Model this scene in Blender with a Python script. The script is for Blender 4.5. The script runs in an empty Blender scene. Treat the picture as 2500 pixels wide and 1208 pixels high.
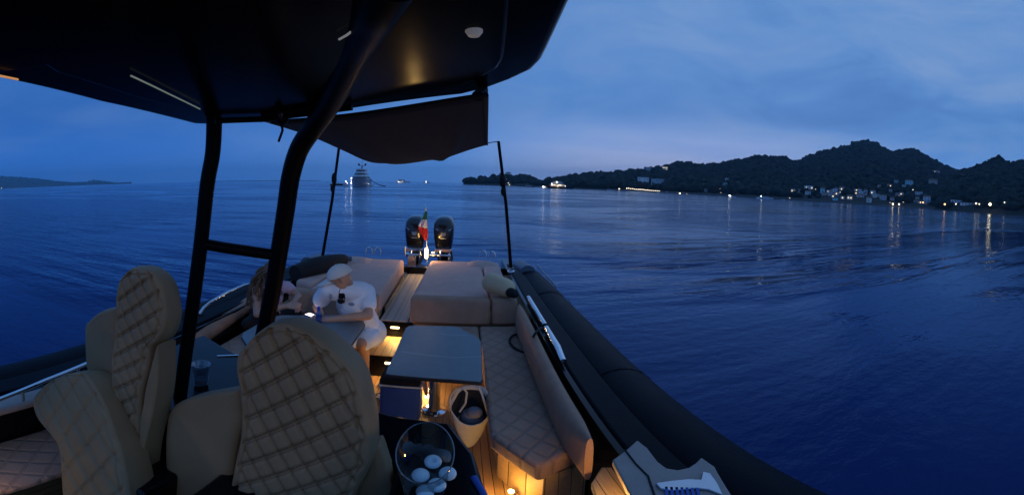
import bpy, bmesh, math, random
from mathutils import Vector, Matrix
random.seed(7)
S = bpy.context.scene
COL = S.collection
V = Vector
PI = math.pi

# ------------------------------------------------------------------ camera model
# the photograph is a hand-swept panorama: 1000 px per radian, horizon bowed by a slight tilt
F = 1000.0; A = .068; PHI = (770-1250)/F; LAT0 = 509
EYE = V((0, 0, 2.55))
def ray_c(px, py):
    l = (px-1250)/F; t = (LAT0-py)/F
    return V((math.sin(l)*math.cos(t), math.cos(l)*math.cos(t), math.sin(t)))
Uc = V((-A*math.sin(PHI), -A*math.cos(PHI), 1)).normalized()
_l = (1130-1250)/F; _t = math.atan(A*math.cos(_l-PHI))
Yc = V((math.sin(_l)*math.cos(_t), math.cos(_l)*math.cos(_t), math.sin(_t))).normalized()
Xc = Yc.cross(Uc)
def ray(px, py):
    d = ray_c(px, py); return V((d.dot(Xc), d.dot(Yc), d.dot(Uc)))
def PZ(px, py, z):
    d = ray(px, py); return EYE + d*((z-EYE.z)/d.z)
def PD(px, py, D):
    d = ray(px, py); return EYE + d*(D/math.hypot(d.x, d.y))
def PP(px, py, pt, n):
    d = ray(px, py); return EYE + d*((pt-EYE).dot(n)/d.dot(n))
def hor(px):
    l = (px-1250)/F
    return LAT0 - F*math.atan(A*math.cos(l-PHI))

cam = bpy.data.cameras.new('camera')
cam.type = 'PANO'; cam.panorama_type = 'EQUIRECTANGULAR'
cam.longitude_min = -1.25; cam.longitude_max = 1.25
cam.latitude_max = LAT0/F; cam.latitude_min = -(1208-LAT0)/F
cam.clip_start = .02; cam.clip_end = 40000
co = bpy.data.objects.new('camera', cam); COL.objects.link(co)
# camera-local axes (right, up, back) expressed in world
right = V((Xc.x, Yc.x, Uc.x)); fwd = V((Xc.y, Yc.y, Uc.y)); up = V((Xc.z, Yc.z, Uc.z))
M = Matrix((right, up, -fwd)).transposed().to_4x4(); M.translation = EYE
co.matrix_world = M
S.camera = co

# ------------------------------------------------------------------ materials
def newmat(name):
    m = bpy.data.materials.new(name); m.use_nodes = True
    nt = m.node_tree; b = nt.nodes['Principled BSDF']
    return m, nt, b
def N(nt, typ, **kw):
    n = nt.nodes.new(typ)
    for k, v in kw.items():
        if hasattr(n, k): setattr(n, k, v)
        else: n.inputs[k].default_value = v
    return n
def math_n(nt, op, a, b=None, c=None):
    n = nt.nodes.new('ShaderNodeMath'); n.operation = op
    for i, x in enumerate((a, b, c)):
        if x is None: continue
        if isinstance(x, (int, float)): n.inputs[i].default_value = x
        else: nt.links.new(x, n.inputs[i])
    return n.outputs[0]
def mat(name, col, rough=.5, metal=0, var=.12, vscale=8, bump=0, bscale=200, coat=0, spec=.5, trans=0, ior=1.45, emit=None, estr=0):
    m, nt, b = newmat(name)
    b.inputs['Roughness'].default_value = rough; b.inputs['Metallic'].default_value = metal
    b.inputs['Specular IOR Level'].default_value = spec; b.inputs['Coat Weight'].default_value = coat
    b.inputs['Coat Roughness'].default_value = .08
    b.inputs['Transmission Weight'].default_value = trans; b.inputs['IOR'].default_value = ior
    tc = nt.nodes.new('ShaderNodeTexCoord')
    if var:
        no = N(nt, 'ShaderNodeTexNoise', Scale=vscale, Detail=5.0, Roughness=.6); nt.links.new(tc.outputs['Object'], no.inputs['Vector'])
        mr = N(nt, 'ShaderNodeMapRange'); nt.links.new(no.outputs['Fac'], mr.inputs['Value'])
        mr.inputs['To Min'].default_value = 1-var*1.6; mr.inputs['To Max'].default_value = 1+var*1.6
        mx = nt.nodes.new('ShaderNodeVectorMath'); mx.operation = 'SCALE'; mx.inputs[0].default_value = col[:3]
        nt.links.new(mr.outputs[0], mx.inputs['Scale']); nt.links.new(mx.outputs[0], b.inputs['Base Color'])
        rr = N(nt, 'ShaderNodeMapRange'); nt.links.new(no.outputs['Fac'], rr.inputs['Value'])
        rr.inputs['To Min'].default_value = max(0, rough-.08); rr.inputs['To Max'].default_value = min(1, rough+.08)
        nt.links.new(rr.outputs[0], b.inputs['Roughness'])
    else:
        b.inputs['Base Color'].default_value = (*col[:3], 1)
    if bump:
        bn = N(nt, 'ShaderNodeTexNoise', Scale=bscale, Detail=3.0); nt.links.new(tc.outputs['Object'], bn.inputs['Vector'])
        bp = N(nt, 'ShaderNodeBump', Strength=bump, Distance=.01); nt.links.new(bn.outputs['Fac'], bp.inputs['Height'])
        nt.links.new(bp.outputs[0], b.inputs['Normal'])
    if emit:
        b.inputs['Emission Color'].default_value = (*emit, 1); b.inputs['Emission Strength'].default_value = estr
    return m
def quilt_mat(name, col, k=9.0, rough=.8, depth=.35, axes=('X', 'Y'), var=.15, seam=.22):
    """stitched diamond upholstery: two families of seams as grooves, soft cloth noise"""
    m, nt, b = newmat(name)
    b.inputs['Roughness'].default_value = rough; b.inputs['Sheen Weight'].default_value = .15
    tc = nt.nodes.new('ShaderNodeTexCoord'); sp = nt.nodes.new('ShaderNodeSeparateXYZ'); nt.links.new(tc.outputs['Object'], sp.inputs[0])
    a, c = sp.outputs[axes[0]], sp.outputs[axes[1]]
    hs = []
    for sg in (1, -1):
        s = math_n(nt, 'MULTIPLY_ADD', c, sg*.8, a); s = math_n(nt, 'MULTIPLY', s, k)
        f = math_n(nt, 'FRACT', s); f = math_n(nt, 'SUBTRACT', f, .5); f = math_n(nt, 'ABSOLUTE', f)   # .5 at seam
        f = math_n(nt, 'SUBTRACT', .5, f); f = math_n(nt, 'MINIMUM', f, .16); hs.append(math_n(nt, 'DIVIDE', f, .16))
    h = math_n(nt, 'MINIMUM', hs[0], hs[1])
    no = N(nt, 'ShaderNodeTexNoise', Scale=6.0, Detail=6.0, Roughness=.65); nt.links.new(tc.outputs['Object'], no.inputs['Vector'])
    n2 = N(nt, 'ShaderNodeTexNoise', Scale=90.0, Detail=2.0); nt.links.new(tc.outputs['Object'], n2.inputs['Vector'])
    hh = math_n(nt, 'MULTIPLY_ADD', n2.outputs['Fac'], .5, h); hh = math_n(nt, 'MULTIPLY_ADD', no.outputs['Fac'], .8, hh)
    bp = N(nt, 'ShaderNodeBump', Strength=depth, Distance=.012); nt.links.new(hh, bp.inputs['Height']); nt.links.new(bp.outputs[0], b.inputs['Normal'])
    v = math_n(nt, 'MULTIPLY_ADD', no.outputs['Fac'], var*2.4, 1-var*1.2)
    st = math_n(nt, 'MULTIPLY_ADD', h, seam, 1-seam)       # darker stitching thread
    v = math_n(nt, 'MULTIPLY', v, st)
    v2 = math_n(nt, 'MULTIPLY_ADD', n2.outputs['Fac'], .5, .75); v = math_n(nt, 'MULTIPLY', v, v2)
    mx = nt.nodes.new('ShaderNodeVectorMath'); mx.operation = 'SCALE'; mx.inputs[0].default_value = col[:3]
    nt.links.new(v, mx.inputs['Scale']); nt.links.new(mx.outputs[0], b.inputs['Base Color'])
    return m
def teak_mat(name, col, pitch=.055, axis='X', line=(.012, .010, .008), linew=.09, rough=.55):
    m, nt, b = newmat(name)
    tc = nt.nodes.new('ShaderNodeTexCoord'); sp = nt.nodes.new('ShaderNodeSeparateXYZ'); nt.links.new(tc.outputs['Object'], sp.inputs[0])
    f = math_n(nt, 'FRACT', math_n(nt, 'DIVIDE', sp.outputs[axis], pitch))
    seam = math_n(nt, 'LESS_THAN', f, linew)
    mp = nt.nodes.new('ShaderNodeMapping'); nt.links.new(tc.outputs['Object'], mp.inputs[0])
    mp.inputs['Scale'].default_value = (40, 3, 40) if axis == 'X' else (3, 40, 40)
    no = N(nt, 'ShaderNodeTexNoise', Scale=2.0, Detail=6.0, Roughness=.7); nt.links.new(mp.outputs[0], no.inputs['Vector'])
    fl = math_n(nt, 'FLOOR', math_n(nt, 'DIVIDE', sp.outputs[axis], pitch))
    wn = nt.nodes.new('ShaderNodeTexWhiteNoise'); wn.noise_dimensions = '1D'; nt.links.new(fl, wn.inputs['W'])
    v = math_n(nt, 'MULTIPLY_ADD', no.outputs['Fac'], .9, .5); v = math_n(nt, 'MULTIPLY', v, math_n(nt, 'MULTIPLY_ADD', wn.outputs['Value'], .35, .82))
    sc = nt.nodes.new('ShaderNodeVectorMath'); sc.operation = 'SCALE'; sc.inputs[0].default_value = col; nt.links.new(v, sc.inputs['Scale'])
    mx = nt.nodes.new('ShaderNodeMix'); mx.data_type = 'RGBA'; nt.links.new(seam, mx.inputs[0]); nt.links.new(sc.outputs[0], mx.inputs[6]); mx.inputs[7].default_value = (*line, 1)
    nt.links.new(mx.outputs[2], b.inputs['Base Color']); b.inputs['Roughness'].default_value = rough
    bp = N(nt, 'ShaderNodeBump', Strength=.5, Distance=.003); nt.links.new(math_n(nt, 'SUBTRACT', no.outputs['Fac'], math_n(nt, 'MULTIPLY', seam, 1.5)), bp.inputs['Height']); nt.links.new(bp.outputs[0], b.inputs['Normal'])
    return m
def emis(name, col, s):
    m, nt, b = newmat(name)
    b.inputs['Base Color'].default_value = (*[min(1, c*.8) for c in col], 1)
    b.inputs['Emission Color'].default_value = (*col, 1); b.inputs['Emission Strength'].default_value = s
    return m

WARM = (1.0, .60, .20)
m_seat = mat('olive_vinyl', (.245, .175, .095), .6, var=.22, vscale=4, bump=.25, bscale=260)
m_seatq = m_seat
m_thread = mat('dark_thread', (.09, .07, .05), .8)
m_pad = quilt_mat('sunpad_cloth', (.64, .37, .29), k=21, depth=.45, seam=.14, var=.24)
m_padplain = mat('upholstery_cloth', (.43, .24, .16), .85, var=.22, vscale=7, bump=.4, bscale=120)
m_lounge = quilt_mat('quilted_upholstery', (.46, .27, .19), k=6.5, depth=.5)
m_gel = mat('black_gelcoat', (.004, .004, .006), .16, var=.2, vscale=3, spec=.28)
m_under = mat('black_hardtop_gelcoat', (.002, .002, .003), .2, var=.2, vscale=3, spec=.03)
m_rubber = mat('black_hypalon', (.0025, .0035, .007), .55, spec=.12, var=.25, vscale=6, bump=.2, bscale=60)
m_tubegrey = mat('grey_hypalon', (.10, .12, .16), .45, var=.15)
m_powder = mat('black_powder_coat', (.002, .003, .005), .45, var=.15, spec=.10)
m_fabricb = mat('black_awning_cloth', (.007, .010, .022), .85, var=.2, vscale=5, bump=.35, bscale=90)
m_blackcloth = mat('black_cloth', (.010, .010, .012), .85, bump=.4, bscale=40)
m_chrome = mat('polished_steel', (.75, .76, .78), .12, metal=1, var=.06)
m_steel = mat('brushed_steel', (.6, .6, .62), .28, metal=1, var=.1)
m_teak = teak_mat('teak_deck', (.40, .23, .10))
m_teakstep = teak_mat('teak_step', (.52, .33, .16), pitch=.075, axis='X', linew=.05)
m_teakgrey = teak_mat('weathered_teak', (.40, .37, .33), pitch=.05, line=(.52, .52, .54), linew=.10)
m_table = mat('grey_table_laminate', (.20, .215, .225), .40, var=.14, vscale=14, bump=.12, bscale=150)
m_tedge = mat('table_edge', (.02, .02, .024), .4)
m_blue = mat('blue_nylon', (.035, .10, .42), .65, var=.15, bump=.25, bscale=60)
m_white = mat('white_trim', (.75, .74, .72), .6)
m_canvas = mat('natural_canvas', (.80, .74, .66), .9, var=.12, bump=.35, bscale=160)
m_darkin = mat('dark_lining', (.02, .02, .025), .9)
m_grayc = mat('grey_cloth', (.30, .29, .33), .85, bump=.3, bscale=50)
m_skin = mat('skin', (.50, .27, .18), .5, var=.1, vscale=12)
m_skin2 = mat('tanned_skin', (.47, .26, .18), .5, var=.1, vscale=12)
m_cotton = mat('white_cotton', (.76, .78, .86), .9, var=.08, bump=.9, bscale=16)
m_cap = mat('pale_cap_cotton', (.66, .61, .56), .9, var=.06, bump=.2, bscale=80)
m_hair = mat('brown_hair', (.16, .075, .035), .55, var=.4, vscale=30)
m_pink = mat('lilac_cotton', (.58, .42, .52), .85, var=.1, bump=.4, bscale=20)
m_print = mat('grey_print', (.30, .31, .38), .8)
m_glassk = mat('black_lens', (.01, .01, .012), .08)
m_ball = mat('white_ceramic', (.62, .74, .78), .45, var=.05)
m_cream = mat('cream_vinyl', (.74, .50, .29), .5, var=.1)
m_padgrey = mat('grey_beige_pad', (.36, .28, .245), .75, var=.12, bump=.3, bscale=90)
def glass_mat(name, tint=(1, 1, 1), rough=.02, alpha=.16):
    m, nt, b = newmat(name); out = nt.nodes['Material Output']
    t = nt.nodes.new('ShaderNodeBsdfTransparent'); t.inputs[0].default_value = (*tint, 1)
    g = nt.nodes.new('ShaderNodeBsdfGlossy'); g.inputs['Roughness'].default_value = rough
    lw = nt.nodes.new('ShaderNodeLayerWeight'); lw.inputs['Blend'].default_value = .35
    fac = math_n(nt, 'MULTIPLY_ADD', lw.outputs['Facing'], .7, alpha*.3)
    mx = nt.nodes.new('ShaderNodeMixShader'); nt.links.new(fac, mx.inputs[0]); nt.links.new(t.outputs[0], mx.inputs[1]); nt.links.new(g.outputs[0], mx.inputs[2])
    nt.links.new(mx.outputs[0], out.inputs[0]); return m
m_glass = glass_mat('clear_glass', (.82, .86, .88))
m_plastic = glass_mat('clear_plastic', (.80, .85, .92), .12, .3)
m_bottle = glass_mat('blue_plastic', (.25, .45, 1.0), .08, .2)
m_bcap = mat('blue_cap', (.02, .06, .5), .4)

# ------------------------------------------------------------------ mesh builder
class MB:
    def __init__(s): s.v = []; s.f = []; s.mi = []
    def add(s, vs, fs, mi=0):
        o = len(s.v); s.v += [tuple(p) for p in vs]; s.f += [tuple(i+o for i in f) for f in fs]; s.mi += [mi]*len(fs); return s
    def box(s, c, size, rz=0, mi=0, taper=1):
        x, y, z = (d/2 for d in size); R = Matrix.Rotation(rz, 3, 'Z')
        vs = [R@V((a*x*(taper if d > 0 else 1), b*y*(taper if d > 0 else 1), d*z))+V(c) for d in (-1, 1) for a, b in ((-1, -1), (1, -1), (1, 1), (-1, 1))]
        return s.add(vs, [(3, 2, 1, 0), (4, 5, 6, 7), (0, 1, 5, 4), (1, 2, 6, 5), (2, 3, 7, 6), (3, 0, 4, 7)], mi)
    def bx(s, x0, x1, y0, y1, z0, z1, mi=0): return s.box(((x0+x1)/2, (y0+y1)/2, (z0+z1)/2), (x1-x0, y1-y0, z1-z0), 0, mi)
    def prism(s, poly, z0, z1, mi=0):
        n = len(poly); z0f = z0 if callable(z0) else (lambda x, y: z0); z1f = z1 if callable(z1) else (lambda x, y: z1)
        a = sum(poly[i][0]*poly[(i+1) % n][1]-poly[(i+1) % n][0]*poly[i][1] for i in range(n))
        if a < 0: poly = poly[::-1]
        vs = [(p[0], p[1], z0f(p[0], p[1])) for p in poly]+[(p[0], p[1], z1f(p[0], p[1])) for p in poly]
        return s.add(vs, [tuple(range(n-1, -1, -1)), tuple(range(n, 2*n))]+[(i, (i+1) % n, n+(i+1) % n, n+i) for i in range(n)], mi)
    def tube(s, path, r, n=12, mi=0, cap=True, closed=False):
        path = [V(p) for p in path]; m = len(path); rs = r if isinstance(r, (list, tuple)) else [r]*m
        vs = []; up0 = None
        for i, p in enumerate(path):
            if closed: t = path[(i+1) % m]-path[i-1]
            else: t = path[min(i+1, m-1)]-path[max(i-1, 0)]
            t.normalize()
            if up0 is None: up0 = V((0, 0, 1)) if abs(t.z) < .9 else V((1, 0, 0))
            a = (up0-t*up0.dot(t)).normalized(); b = t.cross(a); up0 = a
            vs += [p+(a*math.cos(2*PI*k/n)+b*math.sin(2*PI*k/n))*rs[i] for k in range(n)]
        fs = [(i*n+k, i*n+(k+1) % n, (i+1)*n+(k+1) % n, (i+1)*n+k) for i in range(m-1) for k in range(n)]
        if closed: fs += [((m-1)*n+k, (m-1)*n+(k+1) % n, (k+1) % n, k) for k in range(n)]
        elif cap: fs += [tuple(range(n-1, -1, -1)), tuple((m-1)*n+k for k in range(n))]
        return s.add(vs, fs, mi)
    def lathe(s, prof, c, n=24, mi=0, axis=V((0, 0, 1))):
        axis = V(axis).normalized(); a = axis.orthogonal().normalized(); b = axis.cross(a); c = V(c)
        m = len(prof); vs = [c+axis*h+(a*math.cos(2*PI*k/n)+b*math.sin(2*PI*k/n))*max(r, 1e-4) for r, h in prof for k in range(n)]
        fs = [(i*n+k, i*n+(k+1) % n, (i+1)*n+(k+1) % n, (i+1)*n+k) for i in range(m-1) for k in range(n)]
        return s.add(vs, fs, mi)
    def ell(s, c, r, n=14, m=9, rot=None, mi=0):
        r = r if isinstance(r, (tuple, list)) else (r, r, r); c = V(c); vs = []
        for i in range(m+1):
            t = PI*i/m
            for k in range(n):
                p = V((r[0]*math.sin(t)*math.cos(2*PI*k/n), r[1]*math.sin(t)*math.sin(2*PI*k/n), -r[2]*math.cos(t)))
                vs.append(c+(rot@p if rot else p))
        return s.add(vs, [(i*n+k, i*n+(k+1) % n, (i+1)*n+(k+1) % n, (i+1)*n+k) for i in range(m) for k in range(n)], mi)
    def caps(s, p, q, r1, r2, n=12, mi=0):
        p, q = V(p), V(q); d = (q-p); L = d.length; d = d/L if L > 1e-6 else V((0, 0, 1))
        path = []; rs = []
        for k in range(5):
            t = k/5*PI/2; path.append(p-d*r1*math.cos(t)); rs.append(max(r1*math.sin(t), 1e-3))
        for k in range(6): path.append(p.lerp(q, k/5)); rs.append(r1+(r2-r1)*k/5)
        for k in range(1, 6):
            t = k/5*PI/2; path.append(q+d*r2*math.sin(t)); rs.append(max(r2*math.cos(t), 1e-3))
        return s.tube(path, rs, n, mi)
    def grid(s, rows, mi=0):
        m = len(rows[0]); vs = [p for r in rows for p in r]
        return s.add(vs, [(i*m+k, i*m+k+1, (i+1)*m+k+1, (i+1)*m+k) for i in range(len(rows)-1) for k in range(m-1)], mi)
    def build(s, name, m, parent=None, smooth=True, bevel=0, sub=0, solid=0, loc=None, seg=3, autosm=True, base=None):
        """base: the mesh is re-centred so that its origin is there (world-built meshes)"""
        me = bpy.data.meshes.new(name)
        off = V(base) if base is not None else V((0, 0, 0))
        me.from_pydata([V(p)-off for p in s.v], [], s.f)
        ms = m if isinstance(m, (list, tuple)) else [m]
        for x in ms: me.materials.append(x)
        if len(ms) > 1: me.polygons.foreach_set('material_index', s.mi)
        if smooth: me.polygons.foreach_set('use_smooth', [True]*len(me.polygons))
        me.update(); me.validate()
        o = bpy.data.objects.new(name, me); COL.objects.link(o)
        if loc is not None: o.location = loc
        elif base is not None: o.location = off
        if bevel:
            b = o.modifiers.new('bevel', 'BEVEL'); b.width = bevel; b.segments = seg; b.limit_method = 'ANGLE'; b.angle_limit = .6
        if solid:
            q = o.modifiers.new('solid', 'SOLIDIFY'); q.thickness = solid; q.offset = 0
        if sub:
            q = o.modifiers.new('sub', 'SUBSURF'); q.levels = sub; q.render_levels = sub
        if smooth and autosm and not sub:
            try: me.set_sharp_from_angle(angle=.7)
            except Exception: pass
        if base is not None and loc is None: WORLD[o.name] = Matrix.Translation(off)
        if parent is not None: setpar(o, parent)
        return o
WORLD = {}
def setpar(o, parent):
    o.parent = parent; o.matrix_parent_inverse = WORLD.get(parent.name, Matrix.Identity(4)).inverted() if o.get('_local') is None else Matrix.Identity(4)
    WORLD[o.name] = WORLD.get(o.name, Matrix.Identity(4))
def tag(o, label=None, cat=None, group=None, kind=None):
    if label: o['label'] = label
    if cat: o['category'] = cat
    if group: o['group'] = group
    if kind: o['kind'] = kind
    return o
def thing(name, label, cat, loc=(0, 0, 0), rz=0, group=None):
    o = bpy.data.objects.new(name, None); COL.objects.link(o); o.empty_display_size = .1
    o.location = loc; o.rotation_euler = (0, 0, rz)
    WORLD[o.name] = Matrix.Translation(V(loc))@Matrix.Rotation(rz, 4, 'Z')
    return tag(o, label, cat, group)
def local(o, parent):
    """a child whose mesh is written in its parent's own coordinates"""
    o.parent = parent; o.matrix_parent_inverse = Matrix.Identity(4); return o
def copy_tree(o, parent=None):
    c = o.copy(); COL.objects.link(c); c.parent = parent
    if parent is not None: c.matrix_parent_inverse = o.matrix_parent_inverse.copy()
    for ch in list(o.children): copy_tree(ch, c)
    return c
def lamp(name, loc, energy, col=WARM, r=.02, typ='POINT', aim=None, spot=None):
    l = bpy.data.lights.new(name, typ); l.energy = energy; l.color = col
    if typ in ('POINT', 'SPOT'): l.shadow_soft_size = r
    if typ == 'SPOT': l.spot_size = spot or 2.2; l.spot_blend = .6
    o = bpy.data.objects.new(name, l); COL.objects.link(o); o.location = loc
    if aim is not None: o.rotation_euler = (V(aim)-V(loc)).to_track_quat('-Z', 'Y').to_euler()
    return o
def interp(tab, x):
    if x <= tab[0][0]: return tab[0][1]
    for (a, b), (c, d) in zip(tab, tab[1:]):
        if x <= c: return b+(d-b)*(x-a)/(c-a)
    return tab[-1][1]
def interp_s(tab, x):
    """smooth interpolation of a list of tuples by first value"""
    if x <= tab[0][0]: return tab[0][1:]
    for p, q in zip(tab, tab[1:]):
        if x <= q[0]:
            t = (x-p[0])/(q[0]-p[0]); return tuple(a+(b-a)*t for a, b in zip(p[1:], q[1:]))
    return tab[-1][1:]
def remesh(mb, name, m, parent, voxel=.012, smooth=4, base=None):
    """weld overlapping limbs and lumps into one continuous skin"""
    o = mb.build('tmp', m, smooth=False)
    r = o.modifiers.new('r', 'REMESH'); r.mode = 'VOXEL'; r.voxel_size = voxel
    q = o.modifiers.new('s', 'SMOOTH'); q.iterations = smooth; q.factor = .5
    dg = bpy.context.evaluated_depsgraph_get(); me = bpy.data.meshes.new_from_object(o.evaluated_get(dg)); me.name = name
    bpy.data.objects.remove(o)
    me.materials.clear(); me.materials.append(m)
    me.polygons.foreach_set('use_smooth', [True]*len(me.polygons))
    n = bpy.data.objects.new(name, me); COL.objects.link(n)
    if parent is not None: setpar(n, parent)
    return n
HAZE = 1.25e-4          # per metre
LE, SE, DE, CE = 5.5, 4.0, 10.5, 26      # watts: step lights, stern lamps, added helm fill spot, added spot at the dome
import numpy as np
# ------------------------------------------------------------------ sky
def srgb(r, g, b): return tuple(((c/255)/12.92 if c/255 <= .04045 else ((c/255+.055)/1.055)**2.4) for c in (r, g, b))
w = bpy.data.worlds.new('World'); S.world = w; w.use_nodes = True
nt = w.node_tree; bg = nt.nodes['Background']
tc = nt.nodes.new('ShaderNodeTexCoord'); sp = nt.nodes.new('ShaderNodeSeparateXYZ'); nt.links.new(tc.outputs['Generated'], sp.inputs[0])
X_, Y_, Z_ = sp.outputs
def smooth(x, a, b, lo=0, hi=1):
    m = N(nt, 'ShaderNodeMapRange'); m.interpolation_type = 'SMOOTHSTEP'; nt.links.new(x, m.inputs['Value'])
    for k, v in (('From Min', a), ('From Max', b), ('To Min', lo), ('To Max', hi)): m.inputs[k].default_value = v
    return m.outputs[0]
def mixc(f, a, b):
    m = nt.nodes.new('ShaderNodeMix'); m.data_type = 'RGBA'
    nt.links.new(f, m.inputs[0])
    for i, x in ((6, a), (7, b)):
        if isinstance(x, tuple): m.inputs[i].default_value = (*x, 1)
        else: nt.links.new(x, m.inputs[i])
    return m.outputs[2]
GA = .57                                              # azimuth of the afterglow
gx, gy = math.sin(GA), math.cos(GA)
dg = math_n(nt, 'ADD', math_n(nt, 'MULTIPLY', X_, gx), math_n(nt, 'MULTIPLY', Y_, gy))
mp = nt.nodes.new('ShaderNodeMapping'); nt.links.new(tc.outputs['Generated'], mp.inputs[0]); mp.inputs['Scale'].default_value = (1.6, 1.6, 4.5)
cl = N(nt, 'ShaderNodeTexNoise', Scale=1.7, Detail=7.0, Roughness=.58, Distortion=.6); nt.links.new(mp.outputs[0], cl.inputs['Vector'])
mp2 = nt.nodes.new('ShaderNodeMapping'); nt.links.new(tc.outputs['Generated'], mp2.inputs[0]); mp2.inputs['Scale'].default_value = (1.2, 1.2, 16); mp2.inputs['Rotation'].default_value = (0.05, -.10, 0)
st = N(nt, 'ShaderNodeTexNoise', Scale=1.8, Detail=5.0, Roughness=.55); nt.links.new(mp2.outputs[0], st.inputs['Vector'])
horiz = math_n(nt, 'DIVIDE', X_, math_n(nt, 'SQRT', math_n(nt, 'ADD', math_n(nt, 'MULTIPLY', X_, X_), math_n(nt, 'MULTIPLY', Y_, Y_))))
base = mixc(smooth(horiz, -.95, .35), srgb(40, 98, 182), srgb(86, 137, 205))
upper = mixc(smooth(horiz, -.9, .9), srgb(70, 124, 194), srgb(98, 144, 203))
col = mixc(smooth(Z_, .05, .55), base, upper)
lift = nt.nodes.new('ShaderNodeVectorMath'); lift.operation = 'SCALE'; nt.links.new(col, lift.inputs[0]); nt.links.new(smooth(Z_, .0, .20, 1.50, 1.0), lift.inputs['Scale']); col = lift.outputs[0]
cloudw = math_n(nt, 'MULTIPLY', smooth(cl.outputs['Fac'], .38, .72), smooth(horiz, -.2, .95, .22, .8))
col = mixc(cloudw, col, srgb(128, 160, 208))
darkw = math_n(nt, 'MULTIPLY', smooth(cl.outputs['Fac'], .48, .26), smooth(horiz, .1, .95, .06, .45))
col = mixc(darkw, col, srgb(66, 104, 172))
glow = math_n(nt, 'MULTIPLY', smooth(dg, .80, .99), smooth(Z_, .20, .05))
glow = math_n(nt, 'MULTIPLY', glow, smooth(st.outputs['Fac'], (.30), .62, .62, 1.0))
col = mixc(glow, col, srgb(166, 186, 232))
sky = nt.nodes.new('ShaderNodeTexSky'); sky.sky_type = 'NISHITA'; sky.sun_disc = False
sky.sun_elevation = math.radians(.5); sky.sun_rotation = GA; sky.altitude = 0
ad = nt.nodes.new('ShaderNodeVectorMath'); ad.operation = 'MULTIPLY_ADD'; nt.links.new(sky.outputs[0], ad.inputs[0]); ad.inputs[1].default_value = (.006, .010, .022)
nt.links.new(col, ad.inputs[2])
nt.links.new(ad.outputs[0], bg.inputs['Color']); bg.inputs['Strength'].default_value = 1.0

# the last of the twilight: weak and very soft
sl = bpy.data.lights.new('twilight', 'SUN'); sl.energy = .03; sl.angle = math.radians(40); sl.color = (.8, .85, 1)
so = bpy.data.objects.new('twilight', sl); COL.objects.link(so)
so.rotation_euler = (V((0, 0, 0))-V((gx, gy, .35))).to_track_quat('-Z', 'Y').to_euler()

# ------------------------------------------------------------------ sea
m, nt, b = newmat('sea_water')
tc = nt.nodes.new('ShaderNodeTexCoord')
def nz(scale, sx, sy, rot, det=3, rough=.55, dist=0):
    q = nt.nodes.new('ShaderNodeMapping'); nt.links.new(tc.outputs['Object'], q.inputs[0]); q.inputs['Scale'].default_value = (sx, sy, 1); q.inputs['Rotation'].default_value = (0, 0, rot)
    n = N(nt, 'ShaderNodeTexNoise', Scale=scale, Detail=float(det), Roughness=rough, Distortion=dist); nt.links.new(q.outputs[0], n.inputs['Vector']); return n.outputs['Fac']
swell = nz(.16, .5, 1.3, .55, 2)
chop = nz(.62, .45, 1.5, .12, 3)
rip = nz(4.5, .8, 1.2, -.3, 3)
patch = nz(.030, .7, 1.6, .5, 4, .6, .8)
slick = smooth(patch, .44, .56, .12, 1.5)
sx = nt.nodes.new('ShaderNodeSeparateXYZ'); nt.links.new(tc.outputs['Object'], sx.inputs[0])
def sq(v, c, r): q = math_n(nt, 'DIVIDE', math_n(nt, 'SUBTRACT', v, c), r); return math_n(nt, 'MULTIPLY', q, q)
calm = math_n(nt, 'ADD', sq(sx.outputs[0], 33.0, 23.0), sq(sx.outputs[1], 11.0, 7.5))
calm = math_n(nt, 'ADD', calm, math_n(nt, 'MULTIPLY_ADD', nz(.35, .35, 2.0, .1, 4), 3.4, -1.7))
slick = math_n(nt, 'MULTIPLY', slick, smooth(calm, .55, 1.15, .10, 1.0))
streak = nz(.21, .30, 2.2, .10, 3, .6)
h = math_n(nt, 'ADD', math_n(nt, 'MULTIPLY', swell, .12), math_n(nt, 'MULTIPLY', math_n(nt, 'MULTIPLY', streak, smooth(calm, .4, 1.3, .35, 1.0)), .10))
h = math_n(nt, 'ADD', h, math_n(nt, 'MULTIPLY', math_n(nt, 'MULTIPLY', chop, slick), .20))
h = math_n(nt, 'ADD', h, math_n(nt, 'MULTIPLY', math_n(nt, 'MULTIPLY', rip, math_n(nt, 'MULTIPLY_ADD', slick, .6, .4)), .036))
bp = N(nt, 'ShaderNodeBump', Strength=1.0, Distance=1.0); nt.links.new(h, bp.inputs['Height']); out = nt.nodes['Material Output']; nt.nodes.remove(b)
df = nt.nodes.new('ShaderNodeBsdfDiffuse'); df.inputs['Color'].default_value = (.001, .010, .088, 1)
gl = nt.nodes.new('ShaderNodeBsdfGlossy'); nt.links.new(smooth(calm, .5, 1.2, .03, .115), gl.inputs['Roughness'])
fr = nt.nodes.new('ShaderNodeFresnel'); fr.inputs['IOR'].default_value = 1.333; nt.links.new(bp.outputs[0], fr.inputs['Normal']); nt.links.new(mixc(smooth(fr.outputs[0], .05, .75), (.40, .66, .97), (.80, .92, 1)), gl.inputs['Color'])
for q in (df, gl): nt.links.new(bp.outputs[0], q.inputs['Normal'])
mx = nt.nodes.new('ShaderNodeMixShader'); nt.links.new(fr.outputs[0], mx.inputs[0]); nt.links.new(df.outputs[0], mx.inputs[1]); nt.links.new(gl.outputs[0], mx.inputs[2]); nt.links.new(mx.outputs[0], out.inputs['Surface'])
mb = MB(); nr = [0, 4, 10, 25, 60, 150, 400, 1000, 3000, 8800]
for i, r in enumerate(nr[1:]): pass
n = 72; vs = [(0, 0, 0)]+[(r*math.sin(2*PI*k/n), r*math.cos(2*PI*k/n), 0) for r in nr[1:] for k in range(n)]
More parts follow.
